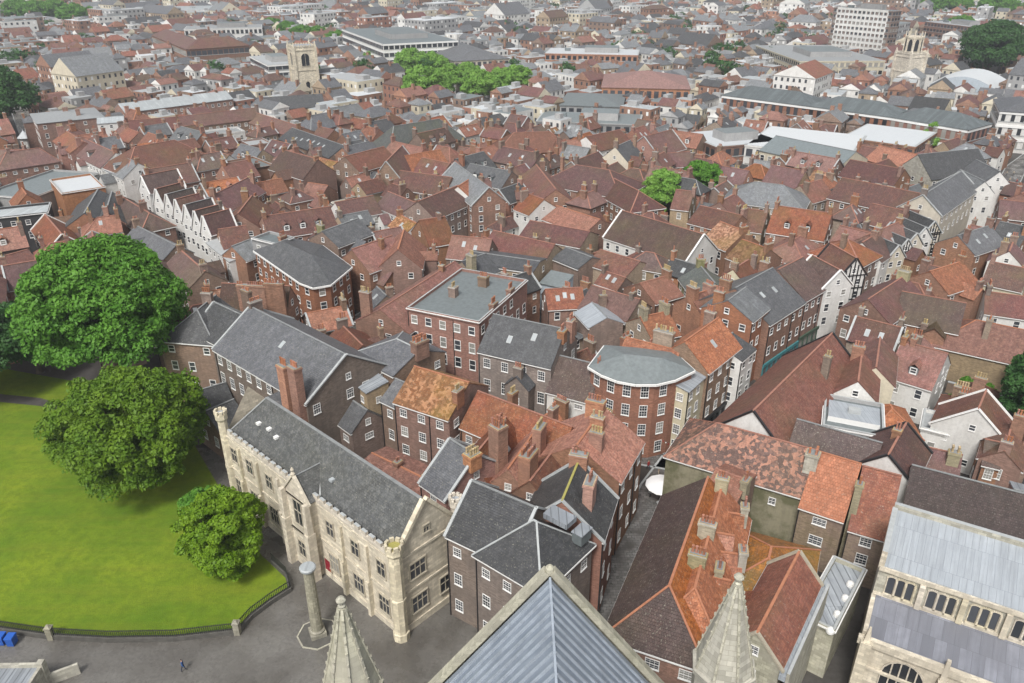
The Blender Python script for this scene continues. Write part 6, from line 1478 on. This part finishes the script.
for i, r_ in enumerate(recs):
    cx, cy, u, v, L, W, rf, wl_, ze, zr, t, fx, fy = r_
    H(LBL[i], 'X', None, None, xy=(Vector((cx,cy)), u, v, L, W), ze=ze, zr=zr, t=t, roof=rf, wall=wl_, fasc=rnd.choice(['white_paint','grey_paint','black_paint','black_paint']),
      name='outbuilding' if W < 6.2 else 'terrace_house' if L > 13.5 else 'house', cat='outbuilding' if W < 6.2 else 'terrace house' if L > 13.5 else 'house', sky=rnd.choice([0,0,0,0,0,1,1,2]) if t != 'flat' else 0, dorm=rnd.choice([0,0,0,0,1,2]) if t == 'g' and W > 8 else 0, group='houses filling the old town', cope=rnd.random() < .3, win=(rnd.choice([.8,1.0,1.0,1.3]), rnd.choice([1.1,1.4,1.6])))
# everything beyond the individual houses: one mass of far roofs
for (cx, cy, u, v, L, W) in far_list:
    dist0 = math.hypot(cx, cy)
    rf = rnd.choice(roofs_f); wl_ = rnd.choice(walls_f)
    fx, fy = Q(cx, cy, 8)
    if L > 22 and rnd.random() < .45: rf = rnd.choice(['white_roof','flatlight','flatgrey','zinc','flatlight']); wl_ = rnd.choice(['render','cream','greyrender','render','brick'])
    if 430 < fx < 760 and fy < 140 and rf in ('redbrown','red','maroon','brown','salmon') and rnd.random() < .6: rf = rnd.choice(['slate','lslate','dslate','flatgrey','zinc','flatlight'])
    ze = (rnd.uniform(6,11) if L < 22 else rnd.uniform(8,17))*(1.25 if dist0 > 500 else 1); dist = math.hypot(cx,cy)
    flat = rf in ('flatgrey','flatlight','zinc','white_roof'); zr = ze if flat else ze + W/2*rnd.uniform(.5,.8)
    if dist > 500 and rnd.random() < .06:
        continue
    cc = Vector((cx,cy)); hl, hw = L/2, W/2
    FAR.box(cc, (u.x,u.y), hl, hw, 0, ze, wl_, top=rf if flat else wl_)
    def p_(a_, b_, z_): return (cc.x+u.x*a_+v.x*b_, cc.y+u.y*a_+v.y*b_, z_)
    if not flat:
        oh = .3; i_ = 0 if rnd.random() < .7 else min(hw*.9, hl-.3); V = [p_(-hl-oh,-hw-oh,ze-.05),p_(hl+oh,-hw-oh,ze-.05),p_(hl+oh,hw+oh,ze-.05),p_(-hl-oh,hw+oh,ze-.05),p_(-hl+i_,0,zr),p_(hl-i_,0,zr)]
        fl = u.x*v.y-u.y*v.x < 0; F = [(0,1,5,4),(2,3,4,5)]
        for f in F: FAR.face([V[q] for q in (f[::-1] if fl else f)], rf)
        for f in ((3,0,4),(1,2,5)): FAR.face([V[q] for q in (f[::-1] if fl else f)], rf if i_ else wl_)
        for k in range(rnd.choice([0,1,1,2])):
            q = p_(rnd.uniform(-.95,.95)*hl, rnd.uniform(-.3,.3)*hw, 0); FAR.box(q, (v.x,v.y), .7, .4, ze, zr+1.4, 'brick', top='brickb')
    else:
        FAR.box(cc + u*rnd.uniform(-.3,.3)*L, (u.x,u.y), min(3,hl*.3), min(2,hw*.3), ze, ze+1.8, 'greyrender', top='flatlight')
    for nn_, half, off in ((-v, hl, hw), (u, hw, hl), (-u, hw, hl)):
        if nn_.dot(cc) > 0: continue
        uu = Vector((-nn_.y, nn_.x)); mid = cc + nn_*(off+.05); ns_ = max(2, int(ze/3.1)); nb_ = max(1, int(2*half/(2.6 if dist < 500 else 3.4)))
        for s_ in range(max(0, ns_-3), ns_):
            for k in range(nb_):
                p = mid + uu*(-half + 2*half*(k+.5)/nb_); z0 = ze/ns_*(s_+.3); hw2 = .5 if dist < 500 else .7
                farwin.face([(p.x-uu.x*hw2,p.y-uu.y*hw2,z0),(p.x+uu.x*hw2,p.y+uu.y*hw2,z0),(p.x+uu.x*hw2,p.y+uu.y*hw2,z0+1.5),(p.x-uu.x*hw2,p.y-uu.y*hw2,z0+1.5)], 'glass' if rnd.random() < .75 else 'white_paint')
b0 = len(FAR.v); gi = {m: FAR.mi(m) for m in farwin.mats}; FAR.v += farwin.v
FAR.f += [tuple(i+b0 for i in f) for f in farwin.f]; FAR.m += [gi[farwin.mats[k]] for k in farwin.m]
o = FAR.build('distant_rooftops'); o['kind'] = 'stuff'; o['label'] = 'dense mass of distant town roofs and walls fading towards the horizon'; o['category'] = 'rooftops'
# far trees as one mass
lobes = []
for k in range(150):
    a = rnd.random(); yv = 420 + 800*rnd.random(); hwid_ = 512/FPX*(yv*CP+31); xv = rnd.uniform(-hwid_, hwid_)
    for j in range(5): lobes.append((xv+rnd.uniform(-5,5), yv+rnd.uniform(-5,5), rnd.uniform(6,12), rnd.uniform(3,5)))
o = link('distant_trees', leaf_mesh('distant_trees', lobes, 60000, .9, 'leaf_dark', 77, None)); o['kind'] = 'stuff'; o['label'] = 'scattered dark green trees among the distant roofs'; o['category'] = 'trees'
door(HV_RED['root'], *(lambda p: (p.x, p.y))(HV_RED['c'] - HV_RED['v']*(HV_RED['W']/2+.02) + HV_RED['u']*1.2), Vector((-HV_RED['v'].x,-HV_RED['v'].y,0)), 1.2, 2.5, 'red_paint', surround='white_paint')
place_windows()
# ================================================================= HAZE
m = bpy.data.materials.new('haze'); m.use_nodes = True; n = m.node_tree; n.nodes.clear()
pv = n.nodes.new('ShaderNodeVolumePrincipled'); pv.inputs['Color'].default_value = (.86,.90,.97,1); pv.inputs['Density'].default_value = .00023; pv.inputs['Anisotropy'].default_value = .2
ou = n.nodes.new('ShaderNodeOutputMaterial'); n.links.new(pv.outputs[0], ou.inputs['Volume']); MATS['haze'] = m
m_ = MB(); m_.box((0,3300), (1,0), 3600, 3800, -1, 74, 'haze'); o = m_.build('haze'); o['kind'] = 'stuff'; o['label'] = 'thin pale haze in the air over the town'; o['category'] = 'haze'
